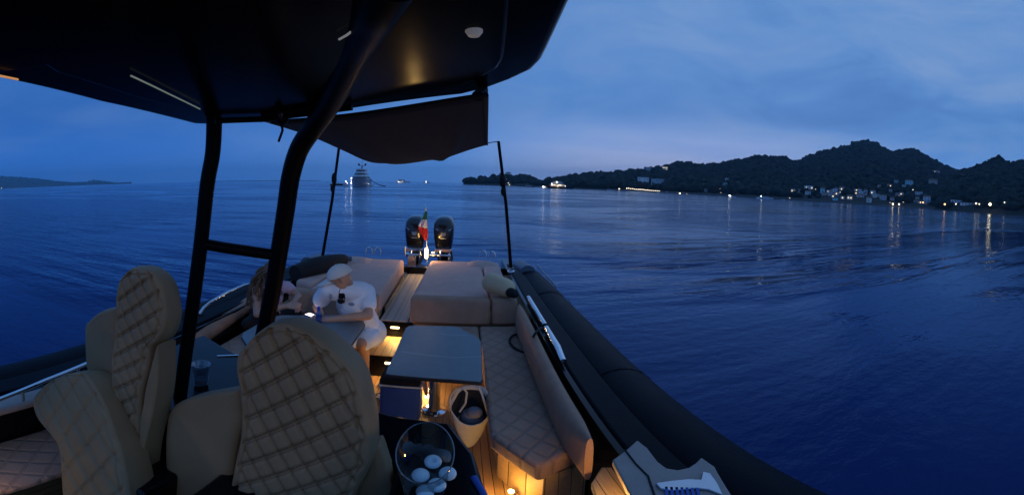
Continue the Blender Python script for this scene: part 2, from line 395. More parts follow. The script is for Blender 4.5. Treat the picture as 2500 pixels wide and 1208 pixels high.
fs = [(0, 1+(k+1) % n, 1+k) for k in range(n)]
for i in range(len(nr)-2):
    fs += [(1+i*n+k, 1+i*n+(k+1) % n, 1+(i+1)*n+(k+1) % n, 1+(i+1)*n+k) for k in range(n)]
mb.add(vs, fs); sea = mb.build('sea', m, smooth=False); tag(sea, 'calm rippled dark blue sea at dusk', kind='structure')

# ------------------------------------------------------------------ haze: one closed even box of sea air
hb = MB(); hb.bx(-9000, 9000, -9000, 9000, -1.0, 320)
hm = bpy.data.materials.new('sea_air'); hm.use_nodes = True; hn = hm.node_tree; hn.nodes.clear()
ho = hn.nodes.new('ShaderNodeOutputMaterial'); hv = hn.nodes.new('ShaderNodeVolumePrincipled')
hv.inputs['Color'].default_value = (.36, .72, 1, 1); hv.inputs['Density'].default_value = HAZE
for k in ('Density Attribute', 'Temperature Attribute', 'Color Attribute'):
    if k in hv.inputs: hv.inputs[k].default_value = ''
hv.inputs['Anisotropy'].default_value = .2
hn.links.new(hv.outputs[0], ho.inputs['Volume'])
if HAZE > 0:
    haze = hb.build('haze', hm, smooth=False); tag(haze, 'thin blue evening haze over the whole bay', kind='stuff')

# ------------------------------------------------------------------ land
def azp(px): d = ray(px, hor(px)); return math.atan2(d.x, d.y)
def elv(px, py): d = ray(px, py); return d.z/math.hypot(d.x, d.y)
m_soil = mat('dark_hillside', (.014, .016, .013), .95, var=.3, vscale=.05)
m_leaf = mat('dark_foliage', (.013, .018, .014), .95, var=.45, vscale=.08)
m_rock = mat('sea_wall_stone', (.16, .15, .15), .9, var=.25, vscale=.3)
ICO = bmesh.new(); bmesh.ops.create_icosphere(ICO, subdivisions=2, radius=1)
ICV = np.array([v.co[:] for v in ICO.verts]); ICF = np.array([[v.index for v in f.verts] for f in ICO.faces]); ICO.free()
class Land:
    def __init__(s, sky, shore, ridge, pw=1.15, zs=1.0):
        # sky: [(px, py of the bare ridge)], shore/ridge: [(px, distance)]
        s.px0, s.px1 = sky[0][0], sky[-1][0]
        s.e = [(azp(x), elv(x, y)) for x, y in sky]; s.s = [(azp(x), d) for x, d in shore]; s.r = [(azp(x), d) for x, d in ridge]; s.pw = pw; s.zs = zs
    def z(s, az, d):
        d0, d1 = interp(s.s, az), interp(s.r, az); e = max(interp(s.e, az), .001); zr = EYE.z+d1*e
        u = (d-d0)/(d1-d0)
        if u < 0: return s.zs+u*60
        if u <= 1: return s.zs+(zr-s.zs)*u**s.pw
        return zr-(u-1)*zr*.9
    def build(s, name, label, step=6):
        rows = []; us = [-.03, 0, .04, .1, .18, .28, .4, .52, .64, .76, .88, 1, 1.15, 1.5, 2.1]
        for px in np.arange(s.px0, s.px1+1, step):
            a = azp(px); d0, d1 = interp(s.s, a), interp(s.r, a)
            rows.append([(math.sin(a)*d, math.cos(a)*d, max(-3, s.z(a, d)+(random.uniform(-1, 1)*.012*(d1-d0)*.1 if .05 < u < .95 else 0))) for u in us for d in [d0+u*(d1-d0)]])
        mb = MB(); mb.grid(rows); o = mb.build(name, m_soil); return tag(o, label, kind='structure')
    def hit(s, px, py):
        d = ray(px, py); hd = math.hypot(d.x, d.y); az = math.atan2(d.x, d.y); t = interp(s.s, az)
        end = interp(s.r, az)
        while t < end:
            if EYE.z+d.z/hd*t < s.z(az, t): break
            t += 2
        return t, az
    def wood(s, name, label, n, rad, holes=(), u0=.05, ridge_n=0, rng=None):
        rng = rng or np.random.default_rng(5); allv = []; allf = []; k = 0
        a0, a1 = azp(s.px0), azp(s.px1)
        for i in range(n+ridge_n):
            a = rng.uniform(a0, a1); d0, d1 = interp(s.s, a), interp(s.r, a)
            u = u0+(1.06-u0)*rng.random()**.85 if i < n else rng.uniform(.94, 1.04)
            d = d0+u*(d1-d0); r = rng.uniform(*rad)*(1.0 if rng.random() < .8 else 1.35); z = s.z(a, d)
            el = (z+r-EYE.z)/d; el0 = (z-EYE.z)/d; ar = r/d; bad = False
            for (ha, hd, hw, h0, h1) in holes:
                if d < hd+4 and abs(a-ha) < hw+ar*.75 and el > h0-.0005 and el0 < h1: bad = True; break
            if bad: continue
            v = ICV*np.array([r, r, r*rng.uniform(.75, 1.25)])*(1+rng.uniform(-.30, .30, (len(ICV), 1)))
            v = v+np.array([math.sin(a)*d, math.cos(a)*d, z+r*.45]); allv.append(v); allf.append(ICF+k); k += len(ICV)
        me = bpy.data.meshes.new(name); vv = np.concatenate(allv); ff = np.concatenate(allf)
        me.vertices.add(len(vv)); me.vertices.foreach_set('co', vv.ravel())
        me.loops.add(ff.size); me.loops.foreach_set('vertex_index', ff.ravel())
        me.polygons.add(len(ff)); me.polygons.foreach_set('loop_start', np.arange(0, ff.size, 3)); me.polygons.foreach_set('loop_total', np.full(len(ff), 3))
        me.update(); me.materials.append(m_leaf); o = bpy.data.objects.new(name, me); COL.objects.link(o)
        return tag(o, label, kind='stuff')

mainland = Land([(1336, 456), (1345, 454), (1370, 444), (1400, 438), (1440, 433), (1480, 430), (1510, 428), (1560, 423), (1600, 417), (1625, 413), (1650, 404), (1680, 404), (1700, 410), (1750, 407), (1790, 399), (1830, 390), (1860, 387), (1900, 389), (1930, 397), (1943, 399), (1965, 386), (2000, 373), (2040, 364), (2066, 357), (2078, 351), (2092, 347), (2108, 347), (2124, 350), (2138, 357), (2150, 367), (2170, 373), (2190, 370), (2210, 365), (2230, 371), (2260, 388), (2300, 408), (2335, 420), (2400, 432), (2520, 448)],
                [(1336, 430), (1400, 420), (1650, 400), (1900, 400), (2100, 400), (2300, 400), (2520, 420)], [(1336, 520), (1400, 600), (1650, 680), (1900, 780), (2100, 1000), (2300, 900), (2520, 900)], pw=1.1)
eastland = Land([(2270, 492), (2300, 468), (2322, 438), (2350, 423), (2390, 410), (2403, 402), (2428, 394), (2442, 400), (2462, 403), (2500, 400), (2560, 380), (2640, 390), (2760, 420)],
                [(2270, 420), (2350, 360), (2450, 340), (2760, 330)], [(2270, 470), (2400, 560), (2760, 560)], pw=.95)
headland = Land([(1136, 446), (1155, 444), (1175, 440), (1195, 439), (1225, 434), (1240, 430), (1252, 438), (1270, 434), (1282, 434), (1300, 443), (1316, 448), (1326, 453), (1332, 456)],
                [(1136, 560), (1345, 500)], [(1136, 600), (1240, 680), (1345, 600)], pw=.8)
farland = Land([(-200, 424), (-60, 428), (0, 431), (40, 433), (90, 437), (130, 443), (180, 447), (205, 446), (230, 441), (262, 445), (285, 449), (320, 454)], [(-200, 6600), (320, 7200)], [(-200, 7400), (320, 8200)], pw=.7)
dimland = Land([(480, 447), (540, 443), (610, 441), (680, 443), (740, 446), (780, 448)], [(480, 6000), (780, 6000)], [(480, 6900), (780, 6900)], pw=.7)
mainland.build('hill', 'long wooded hill rising to a round double summit behind the village', 5)
eastland.build('hill', 'dark nearer wooded hill at the right edge')
headland.build('headland', 'low wooded headland ending in a point behind the right pole')
farland.build('far_hill', 'faint hazy hills along the far left horizon')
dimland.build('far_hill', 'barely visible distant ridge between the two black tubes')

HOLES = []
m_houses = [mat('house_plaster_'+k, c, .85, var=.12, vscale=.4) for k, c in (('pale', (.82, .80, .80)), ('cream', (.80, .70, .60)), ('pink', (.72, .52, .48)), ('grey', (.50, .50, .54)), ('teal', (.40, .72, .76)))]
m_roof = mat('clay_roof', (.16, .085, .06), .85, var=.25, vscale=.8)
m_window = mat('dark_window', (.02, .022, .03), .25)
m_lit = emis('lit_window', (1, .72, .36), 2.2)
m_litw = emis('lit_lamp', (1, .84, .60), 3.6)
m_bright = emis('bright_lamp', (1, .74, .42), 6)
m_orange = emis('orange_lamp', (1, .45, .16), 5)
def house(land, px, py, wpx, hpx, c, label, roof='gable', lit=0, rz=None, cat='house', name='house', group='houses on the far hillside'):
    """py = bottom of the house in the photograph"""
    d, az = land.hit(px, py); wd, hh = wpx*d/1000, hpx*d/1000; dp = max(4, wd*.7)
    z = land.z(az, d)
    o = thing(name, label, cat, (math.sin(az)*d, math.cos(az)*d, z-.6), -az+(rz if rz is not None else random.uniform(-.35, .35)), group)
    HOLES.append((az, d, wpx/2000+.0006, (z-EYE.z)/d+.0003, (z+hh-EYE.z)/d))
    hw = hh*(.74 if roof == 'gable' else 1)
    b = MB(); b.bx(-wd/2, wd/2, 0, dp, 0, hw+.6); local(b.build('wall', m_houses[c], smooth=False), o)
    r = MB()
    if roof == 'gable':
        e = .35; z1, z2 = hw+.62, hh+.6
        r.add([(-wd/2-e, -e, z1), (wd/2+e, -e, z1), (wd/2+e, dp+e, z1), (-wd/2-e, dp+e, z1), (-wd/2-e, dp/2, z2), (wd/2+e, dp/2, z2)], [(0, 1, 5, 4), (2, 3, 4, 5), (0, 4, 3), (1, 2, 5), (3, 2, 1, 0)])
    else:
        r.bx(-wd/2-.3, wd/2+.3, -.3, dp+.3, hh+.602, hh+.9)
    local(r.build('roof', m_roof if roof == 'gable' else m_houses[3], smooth=False), o)
    nfl = max(1, int(hw/2.6)); ncol = max(1, int(wd/2.6)); cells = [(i, j) for i in range(ncol) for j in range(nfl)]
    random.shuffle(cells)
    for q, (i, j) in enumerate(cells[:6]):
        x = -wd/2+(i+.5)*wd/ncol; zz = .6+hw*(j+.5)/nfl; k = MB(); k.bx(x-.45, x+.45, -.06, .05, zz-.6, zz+.6)
        local(k.build('window', m_lit if q < lit else m_window, smooth=False), o)
    return o
def shore_lamp(land, px, py, r=.45, mt=None, label='', group='lamps along the far shore', pole=3.0, over_water=False, energy=0):
    if over_water: d, az = over_water, azp(px)
    else: d, az = land.hit(px, py)
    e = elv(px, py); z = EYE.z+e*d
    zg = max(.3, land.z(az, d)) if not over_water else 0
    zg = min(zg, z-.8)
    b = MB(); b.tube([(0, 0, -.5), (0, 0, z-zg-r*.8)], .09, 6, mi=0); b.ell((0, 0, z-zg), r, 10, 7, mi=1)
    o = b.build('lamp', [m_powder, mt or m_litw], loc=(math.sin(az)*d, math.cos(az)*d, zg))
    HOLES.append((az, d, .0012, e-.0006, e+.0010))
    return tag(o, label, 'lamp', group)

H = house; ML = mainland
H(ML, 1571, 448, 26, 15, 0, 'long pale flat roofed villa, left one of two high on the slope', 'flat')
H(ML, 1603, 451, 28, 14, 3, 'grey terraced villa with a raised end, right of the long pale villa', 'flat')
H(ML, 1584, 413, 13, 12, 3, 'dark blocky house breaking the ridge line left of the lit villa', 'flat')
H(ML, 1623, 416, 14, 9, 1, 'brightly lit villa on the ridge top, its terrace glowing yellow', 'flat', 5)
H(ML, 1774, 441, 8, 8, 0, 'small pale house alone halfway up the wooded slope')
H(ML, 1769, 452, 12, 7, 4, 'low teal house just below the small pale house')
H(ML, 1720, 453, 8, 6, 3, 'dim little grey house in the trees above the promenade end')
H(ML, 1724, 468, 9, 8, 3, 'small grey house just above the shore left of the white motorboats')
H(ML, 1801, 448, 7, 6, 2, 'tiny pinkish house standing by itself in dark wood')
H(ML, 1941, 471, 23, 9, 1, 'long low cream house with a lit eave at left end of village', 'flat', 2)
H(ML, 1975, 463, 20, 9, 0, 'flat roofed pale house with bright lamps at both ends', 'flat', 2)
H(ML, 1973, 476, 13, 11, 0, 'square pale house directly below the flat roofed one')
H(ML, 2008, 472, 11, 15, 4, 'tall narrow teal gabled house in the village')
H(ML, 2041, 465, 9, 8, 3, 'small grey house touching a taller pink one')
H(ML, 2054, 466, 11, 12, 2, 'tall pink house beside a small grey one', lit=1)
H(ML, 2027, 477, 9, 9, 3, 'dim grey gabled house right of the teal gabled house')
H(ML, 2040, 490, 11, 9, 4, 'small bright teal house by the waterside')
H(ML, 2074, 488, 13, 13, 1, 'cream house above the quay with two lit windows', lit=2)
H(ML, 2101, 482, 17, 9, 2, 'wide pinkish house with long porch in the village middle')
H(ML, 2113, 473, 9, 12, 3, 'narrow grey house behind the wide pinkish house')
H(ML, 2120, 495, 11, 16, 1, 'tall cream house at the water edge')
H(ML, 2131, 475, 12, 12, 0, 'pale gabled house with two lamps just below it', lit=1)
H(ML, 2146, 459, 8, 9, 2, 'small pink house standing highest above the pale gabled one')
H(ML, 2171, 457, 11, 8, 2, 'dull pinkish house next to a single white lamp', lit=1)
H(ML, 2188, 447, 11, 7, 3, 'grey flat house highest in the village', 'flat')
H(ML, 2218, 450, 18, 12, 4, 'large rounded teal villa high on the right of village')
H(ML, 2207, 456, 9, 6, 0, 'little pale annex at lower left of the big teal villa')
H(ML, 2243, 477, 18, 10, 0, 'broad pale house with low gable, right side of village')
H(ML, 2178, 490, 10, 9, 2, 'small pink house behind the two bright quay lamps')
H(ML, 2155, 488, 15, 14, 3, 'dark grey sloping house left of the bright quay lamps')
H(ML, 2263, 492, 17, 16, 0, 'tall pale waterside house with a steep gable')
H(ML, 2247, 498, 11, 9, 2, 'small pink boathouse beside the tall pale waterside house', lit=1)
H(ML, 2284, 422, 17, 7, 3, 'grey house with one lamp high on the saddle', lit=1)
H(ML, 2278, 452, 21, 16, 2, 'big pinkish house alone on the right slope')
EL = eastland
rh0 = random.Random(21)
for i in range(26):
    x = rh0.uniform(1985, 2272); y = 452+ (x-1985)*.07+rh0.uniform(4, 30)
    H(ML, x, y, rh0.uniform(7, 11), rh0.uniform(6, 10), rh0.choice((0, 1, 2, 2, 3)), 'one of the small dim houses packed between the lamps of the village', rh0.choice(('gable', 'gable', 'flat')), lit=1 if rh0.random() < .25 else 0, group='small village houses')
H(EL, 2339, 496, 34, 6, 0, 'long white pavilion roof behind another by the beach', 'flat', name='pavilion', cat='pavilion', rz=.1)
H(EL, 2362, 502, 32, 5, 0, 'lower white pavilion roof in front by the beach', 'flat', name='pavilion', cat='pavilion', rz=.1)
for i in range(26):
    if i in (19, 20): continue
    px = 1530+i*4.7; shore_lamp(ML, px, 459.5+(px-1530)*.092+random.uniform(-.6, .6), .42, m_litw, 'yellow lamp in the evenly spaced row along the promenade', 'promenade lamps', over_water=402)
shore_lamp(ML, 1512, 461.5, .7, m_litw, 'single white lamp left of the promenade row', over_water=404)
shore_lamp(ML, 1660, 473, .9, m_bright, 'brightest lamp at right end of the promenade', over_water=396)
shore_lamp(ML, 1677, 474.5, .6, m_bright, 'second bright lamp just right of the brightest promenade lamp', over_water=396)
VL = 'small white lamp among the dark village houses and trees'
for x, y in ((1963, 461), (1991, 462), (1981, 461), (2040, 445), (2051, 469.5), (2094, 452.5), (2096, 473), (2122, 476), (2136, 477), (2141, 489.5), (2167, 457.5), (2180, 450), (2211, 453), (2224, 454.5), (2229, 463), (2242, 439.5), (2258, 452.5), (2078, 479), (2073, 484.5), (2012, 476), (1928, 484), (1758, 460), (1760, 471), (1650, 455), (1685, 451), (2286, 414), (2307, 415), (2234, 447), (2205, 494), (2173, 495), (2285, 495)):
    shore_lamp(ML, x, y, .42, m_litw, VL, 'village lamps')
shore_lamp(ML, 2180, 498, .8, m_bright, 'left one of the two bright lamps on village quay', over_water=396)
shore_lamp(ML, 2195, 498.5, .65, m_bright, 'right one of the two bright lamps on village quay', over_water=396)
shore_lamp(ML, 2159, 480, .5, m_orange, 'orange lamp on the sloping dark grey house')
shore_lamp(EL, 2306, 498.5, .8, m_orange, 'orange lamp by the water left of the pavilions', over_water=372)
shore_lamp(EL, 2253, 494, .6, m_orange, 'orange lamp at the small pink boathouse', over_water=396)
shore_lamp(EL, 2333, 498, .5, m_litw, 'white lamp hanging in front of the long pavilion', over_water=356)
shore_lamp(EL, 2382, 496.5, .7, m_litw, 'larger white lamp right of the pavilions', over_water=352)
shore_lamp(EL, 2390, 498, .5, m_litw, 'smaller white lamp next to the larger one right of pavilions', over_water=352)
shore_lamp(EL, 2416, 498.5, 1.0, emis('flood_lamp', (1, .80, .45), 14), 'very bright beach floodlight, brightest lamp on the right', over_water=345)
shore_lamp(EL, 2451, 494, .5, m_litw, 'last small white lamp near the right edge', over_water=348)
for x, y in ((1165, 441.5), (1192, 434.7), (1204, 438.4), (1216, 434), (1237, 437), (1246, 442.5), (1241, 446.5), (1289, 443), (1244, 451)):
    shore_lamp(headland, x, y, .5, m_litw, 'small white lamp among the trees of the headland', 'headland lamps')
for x, y, r in ((4, 459, 6.5), (22, 459.5, 2.4), (36, 459.2, 4.2), (43, 459.2, 2.4), (75, 459, 3.3), (223, 456, 2.2), (232, 455.6, 2.6)):
    shore_lamp(farland, x, y, r, m_litw, 'pinprick lamp on the hazy far left shore', 'far shore lamps', over_water=6580 if x < 100 else 6900)

# lone pines that break the skyline
def pine(land, px, py_top, hpx, label, umbrella=True):
    a = azp(px); d = interp(land.r, a)*.985; z = land.z(a, d); h = max(4, EYE.z+elv(px, py_top)*d-z)
    o = thing('pine_tree', label, 'tree', (math.sin(a)*d, math.cos(a)*d, z), 0, 'lone pines on the ridge')
    t = MB(); t.tube([(0, 0, -1), (.2, 0, h*.5), (0, .1, h*.86)], [.5, .35, .2], 7); local(t.build('trunk', m_soil), o)
    c = MB(); rr = h*(.62 if umbrella else .3)
    for i in range(46):
        q = random.uniform(0, 2*PI); r = rr*random.random()**.5; zz = h*(random.uniform(.78, 1.02)-(r/rr)**2*.12) if umbrella else h*random.uniform(.3, 1)
        if not umbrella: r *= (1.05-zz/h)*1.5
        c.ell((r*math.cos(q), r*math.sin(q), zz), (h*.10*random.uniform(.7, 1.3), h*.10, h*.05*random.uniform(.7, 1.4)), 6, 4)
    local(c.build('crown', m_leaf), o)
pine(ML, 1508, 414, 8, 'flat topped pine on the low left part of the ridge')
pine(ML, 1572, 407, 8, 'upright tree on the ridge left of the blocky house', False)
pine(ML, 1606, 403, 9, 'pointed tree on the ridge between blocky house and lit villa', False)
pine(ML, 1704, 399, 8, 'spreading pine on the ridge right of the rounded rise')
pine(ML, 1875, 378, 8, 'small upright tree on the ridge left of the dip', False)
pine(ML, 1908, 379, 12, 'wide flat pine on the ridge just left of the dip')
pine(headland, 1240, 420, 12, 'tallest spreading pine of the headland beside the pole')
pine(EL, 2428, 392, 8, 'peaked tree on top of the right hill', False)
rng = np.random.default_rng(11)
mainland.wood('wood', 'dark continuous woodland covering the long hill', 13500, (2.3, 4.3), HOLES, .04, 1800, rng)
eastland.wood('wood', 'near black woodland covering the right hill', 3600, (2.3, 4.4), HOLES, .05, 400, rng)
headland.wood('wood', 'woodland covering the low headland', 800, (2.0, 3.8), HOLES, .1, 160, rng)
farland.wood('wood', 'hazy woodland on the far left hills', 900, (8, 15), [], .05, 260, rng)
# quay wall along the village
q = MB(); rows = []
for px in range(1500, 2300, 20):
    a = azp(px); rows.append([(math.sin(a)*d, math.cos(a)*d, z) for d, z in ((398, -1), (398, 1.3), (404, 1.35))])
q.grid(rows); tag(q.build('quay_wall', m_rock, smooth=False), 'low stone quay along the village shore', 'wall')
# ------------------------------------------------------------------ other boats
m_hullw = mat('white_gelcoat', (.62, .63, .66), .25, var=.06, vscale=.6)
m_hulld = mat('navy_gelcoat', (.02, .022, .035), .2, var=.1)
m_hullr = mat('red_paint', (.30, .03, .03), .4)
m_band = mat('tinted_windows', (.012, .014, .02), .1)
m_dlamp = emis('deck_lamp', (1, .78, .48), 12)
m_dlw = emis('white_deck_lamp', (1, .92, .8), 18)
m_salon = emis('lit_saloon', (1, .74, .50), .45)
def hull_mesh(L, B, Hh, dr=.6, nst=14, n=8):
    """lofted hull along +x (bow), waterline z=0"""
    rows = []
    for i in range(nst+1):
        t = i/nst; x = -L/2+L*t; hw = B/2*(1 if t < .55 else max(.012, 1-((t-.55)/.45)**2.0)); sh = Hh*(1+.45*max(0, t-.4)**1.5); fl = x+(L*.05*t)
        r = []
        for k in range(n+1):
            u = k/n; w = hw*(.62+.38*u**.6) if t < .98 else hw; r.append((x+(L*.07*max(0, t-.6)/.4)*u, w, -dr+u*(sh+dr)))
        rows.append([(p[0], -p[1], p[2]) for p in reversed(r)]+r)
    mb = MB(); mb.grid(rows); a = [rows[0][k] for k in range(2*n+2)]; mb.add(a, [tuple(range(2*n+2))])
    deck = []
    for r in rows: deck += []
    for i in range(nst): mb.add([rows[i][0], rows[i+1][0], rows[i+1][-1], rows[i][-1]], [(0, 1, 2, 3)])
    return mb
def deckhouse(x0, x1, hw, z0, z1, rake=.5, nose=.5):
    """raked superstructure tier: plan narrows toward the bow"""
    h = z1-z0; p0 = [(x0, -hw), (x1-hw*nose*2, -hw), (x1, -hw*.35), (x1, hw*.35), (x1-hw*nose*2, hw), (x0, hw)]
    p1 = [(x0+h*.15, -hw*.9), (x1-hw*nose*2-h*rake, -hw*.9), (x1-h*rake*1.3, -hw*.3), (x1-h*rake*1.3, hw*.3), (x1-hw*nose*2-h*rake, hw*.9), (x0+h*.15, hw*.9)]
    return [(*p, z0) for p in p0]+[(*p, z1) for p in p1]
def add_tier(mb, t): mb.add(t, [(5, 4, 3, 2, 1, 0), (6, 7, 8, 9, 10, 11)]+[(i, (i+1) % 6, 6+(i+1) % 6, 6+i) for i in range(6)])
def yacht(px, py, L, B, heading, label, tiers=3, lights=(), dark=False, mast=True, name='motor_yacht', cat='yacht', D=None, hh=None, glow=False, th=None, hm=None):
    p = PD(px, py, D) if D else PZ(px, py, 0); p.z = 0
    o = thing(name, label, cat, p, heading); hh = hh or L*.075
    local(hull_mesh(L, B, hh, .5).build('hull', hm or (m_hulld if dark else m_hullw)), o)
    z = hh*1.0; x0, x1, hw = -L*.36, L*.22, B*.46; th = th or L*.055
    for k in range(tiers):
        s = MB(); add_tier(s, deckhouse(x0, x1, hw, z, z+th)); dh = local(s.build('deckhouse', m_salon if glow and k == 0 else m_hullw, smooth=False), o)
        wb = MB(); t = deckhouse(x0+.02*L, x1+.012, hw*1.012, z+th*.35, z+th*.78); add_tier(wb, t); local(wb.build('window_band', m_band, smooth=False), dh)
        ov = MB(); t = deckhouse(x0-L*.05, x1-L*.02, hw*1.06, z+th, z+th+L*.008, 0, .5); add_tier(ov, t); local(ov.build('deck_edge', m_hullw, smooth=False), dh)
        z += th+L*.008; x0 += L*.05; x1 -= L*.07; hw *= .82
    if mast:
        mm = MB(); mh = L*.10
        mm.tube([(x0+L*.08, 0, z), (x0+L*.05, 0, z+mh*.55)], [L*.012, L*.006], 8); mm.tube([(x0+L*.05, 0, z+mh*.4), (x0+L*.05, 0, z+mh*1.3)], L*.0025, 6)
        mm.box((x0+L*.05, 0, z+mh*.55), (L*.012, B*.5, L*.006))
        for sg in (-1, 1): mm.ell((x0+L*.05, sg*B*.22, z+mh*.72), L*.016, 10, 7)
        local(mm.build('mast', m_hulld), o)
    for (lx, ly, lz, r, mt) in lights:
        e = MB(); e.ell((0, 0, 0), r, 10, 7); q = e.build('deck_light', mt); local(q, o); q.location = (lx*L, ly*B, lz*L)
    return o
# bow-on yacht under the awning: heading = direction of +x (bow) in the plan
yacht(880, 457.5, 34, 7.6, math.radians(-84), 'big white yacht seen bow on, anchored under the black awning', 3,
      [(.05, -.56, .112, .24, m_dlw), (.02, -.60, .045, .20, m_dlw), (.02, .30, .195, .17, m_dlw), (.20, .0, .128, .10, m_dlw), (.03, .55, .035, .10, m_dlw), (.04, -.58, .075, .12, m_dlamp), (.16, .16, .12, .10, m_dlw), (.10, -.2, .16, .10, m_dlw), (.02, .1, .215, .08, m_dlw)], D=205, hh=3.4, th=1.45, hm=mat('blue_grey_gelcoat', (.16, .18, .24), .3, var=.1))
# its boarding boom, tender boats
b = MB(); b.tube([(0, 0, 4.6), (3.4, 0, 2.0), (6.4, 0, .5)], .16, 8); b.tube([(6.4, 0, .5), (9.2, 0, .05)], .2, 8)
tag(b.build('boarding_ramp', m_hulld, loc=PD(897, 457, 204).xy.to_3d()), 'dark inflatable slide running from the big yacht down to the water', 'slide')
yacht(899.5, 455, 4.6, 1.6, math.radians(10), 'small pale tender floating beside the big white yacht', 1, [], D=203, mast=False, name='tender_boat', cat='boat', hh=.55)
yacht(844.5, 456.5, 6.2, 2.3, math.radians(-70), 'small red hulled boat with three white lamps left of big yacht', 1, [(-.1, -.3, .24, .11, m_dlw), (-.1, .3, .24, .11, m_dlw), (-.1, 0, .36, .15, m_dlw)], D=190, mast=False, name='small_boat', cat='boat', hh=.9).children[0].data.materials.__setitem__(0, m_hullr)
yacht(822, 453, 7.5, 2.2, math.radians(15), 'low dark boat half hidden by the left awning pole', 1, [], D=230, dark=True, mast=False, name='small_boat', cat='boat', hh=.8)
yacht(983, 446.3, 30, 6.5, math.radians(4), 'distant lit motor yacht, left of two on the open horizon', 2, [(-.25, -.6, .06, .45, m_dlw), (.0, -.6, .10, .3, m_dlamp), (-.34, -.6, .10, .25, m_dlamp), (-.1, -.6, .05, .25, m_dlamp)], D=850)
yacht(1042, 445.3, 17, 5, math.radians(10), 'tiny distant yacht with one lamp, right of two on the open horizon', 2, [(-.1, -.6, .10, .38, m_dlw), (-.1, -.2, .22, .25, m_dlw)], D=850)
yacht(1367, 462.5, 21, 5.6, math.radians(-10), 'dark hulled motor yacht glowing with warm deck light off the headland', 3,
      [(-.14, -.3, .25, .36, m_dlamp), (-.30, -.52, .135, .22, m_dlamp), (-.22, -.52, .14, .22, m_dlamp), (-.33, -.52, .19, .2, m_dlw), (.2, -.4, .10, .2, m_dlw), (-.05, -.5, .135, .22, m_dlamp), (-.1, -.52, .08, .25, m_dlamp), (.02, -.52, .13, .18, m_dlamp)], dark=True, D=335, glow=True, hh=1.9)
yacht(1293, 456.5, 11, 3.4, math.radians(5), 'unlit dark reddish boat in front of the headland', 1, [], dark=True, D=420, name='small_boat', cat='boat')
yacht(1327, 457.5, 6, 2.4, math.radians(8), 'little white boat with bright lamp left of the glowing dark yacht', 1, [(-.1, -.5, .16, .40, m_dlw), (.15, -.5, .12, .25, m_dlamp)], D=380, mast=False, name='small_boat', cat='boat')
yacht(1490, 466.5, 6.6, 2.6, math.radians(-6), 'white motorboat moored left of the promenade lamps', 1, [], D=350, mast=False, name='motorboat_moored', cat='motorboat')
yacht(1787, 484.5, 6.2, 2.4, math.radians(-25), 'small white motorboat with a lit stern near the wooded shore', 1, [(-.4, -.2, .2, .3, m_dlw), (-.25, -.5, .14, .22, m_dlw)], D=340, mast=False, name='motorboat_moored', cat='motorboat')
yacht(1868, 489.5, 14, 4.2, math.radians(-12), 'long white motorboat with one stern lamp below the wooded slope', 1, [(-.32, -.3, .16, .28, m_dlw)], D=330, mast=False, name='motorboat_moored', cat='motorboat')
yacht(1912, 492.5, 3.2, 1.4, math.radians(-12), 'tiny pale dinghy right of the long white motorboat', 1, [], D=330, mast=False, name='dinghy', cat='dinghy', hh=.4)
# ------------------------------------------------------------------ our boat
CX = -.72
boat = thing('motorboat', 'black inflatable sided motorboat with beige upholstery that we stand on', 'motorboat', (CX, 4, 0))
def part(mb, name, m, parent=boat, **k): return mb.build(name, m, parent, **k)
FL = .55
# hull shell: sides, floor pan, transom
h = MB(); h.bx(-2.24, .80, -1.6, 7.0, .10, FL-.012); h.bx(.70, .80, -1.6, 7.0, FL-.012, 1.235); h.bx(-2.24, -2.14, -1.6, 7.0, FL-.012, 1.235)
h.bx(-2.139, .699, 6.85, 7.0, FL-.012, 1.10)
part(h, 'hull', m_gel, smooth=False)
# inflatable collar
def collar(x, sg):
    pts = []; rs = []
    for y, dx, r in ((-1.6, 0, .30), (0, 0, .30), (2, 0, .30), (4, 0, .295), (5.6, -.01, .285), (6.4, -.03, .27), (6.9, -.05, .24), (7.35, -.07, .16), (7.6, -.08, .05)):
        pts.append((x+sg*dx, y, .93)); rs.append(r)
    t = MB(); t.tube(pts, rs, 28); return t
for sg, x in ((1, 1.10), (-1, -2.54)):
    c = part(collar(x, sg), 'inflatable_tube', m_rubber)
    s = MB(); s.tube([(x+sg*.275, y, .80) for y in (-1.6, 1, 3, 5, 6.2)], .045, 10); s.bx(min(x+sg*.27, x+sg*.33), max(x+sg*.27, x+sg*.33), -1.6, 6.2, .755, .765); part(s, 'rub_strake', m_rubber, c)
    for y0 in (.2, 2.6, 4.9): q = MB(); q.tube([(x, y0-.03, .93), (x, y0+.03, .93)], .3025, 40, cap=False); part(q, 'seam_band', m_rubber, c)
    g = MB(); g.prism([(x-sg*.36, -1.6), (x-sg*.20, -1.6), (x-sg*.18, 3), (x-sg*.20, 5.6), (x-sg*.27, 6.5), (x-sg*.36, 6.5)], 1.20, 1.255); part(g, 'gunwale', m_rubber, bevel=.015)
    e = MB(); e.tube([(x-sg*.06, 6.2, 1.16), (x-sg*.10, 6.75, 1.12), (x-sg*.12, 7.2, 1.02)], [.13, .15, .05], 14); part(e, 'tube_end_cone', m_tubegrey, c)
# pale reflective lettering-like dashes on the collar's outer shoulder
m_mark = mat('faded_white_print', (.45, .42, .42), .7)
for i in range(9):
    d = MB(); y0 = 5.4+i*.17; d.bx(1.30, 1.318, y0, y0+random.uniform(.06, .14), 1.135, 1.15+random.uniform(0, .02))
    part(d, 'collar_marking', m_mark, boat, smooth=False)
# deck
d = MB(); d.bx(-2.13, .69, -1.6, 6.84, FL-.010, FL); part(d, 'deck', m_teak, smooth=False)
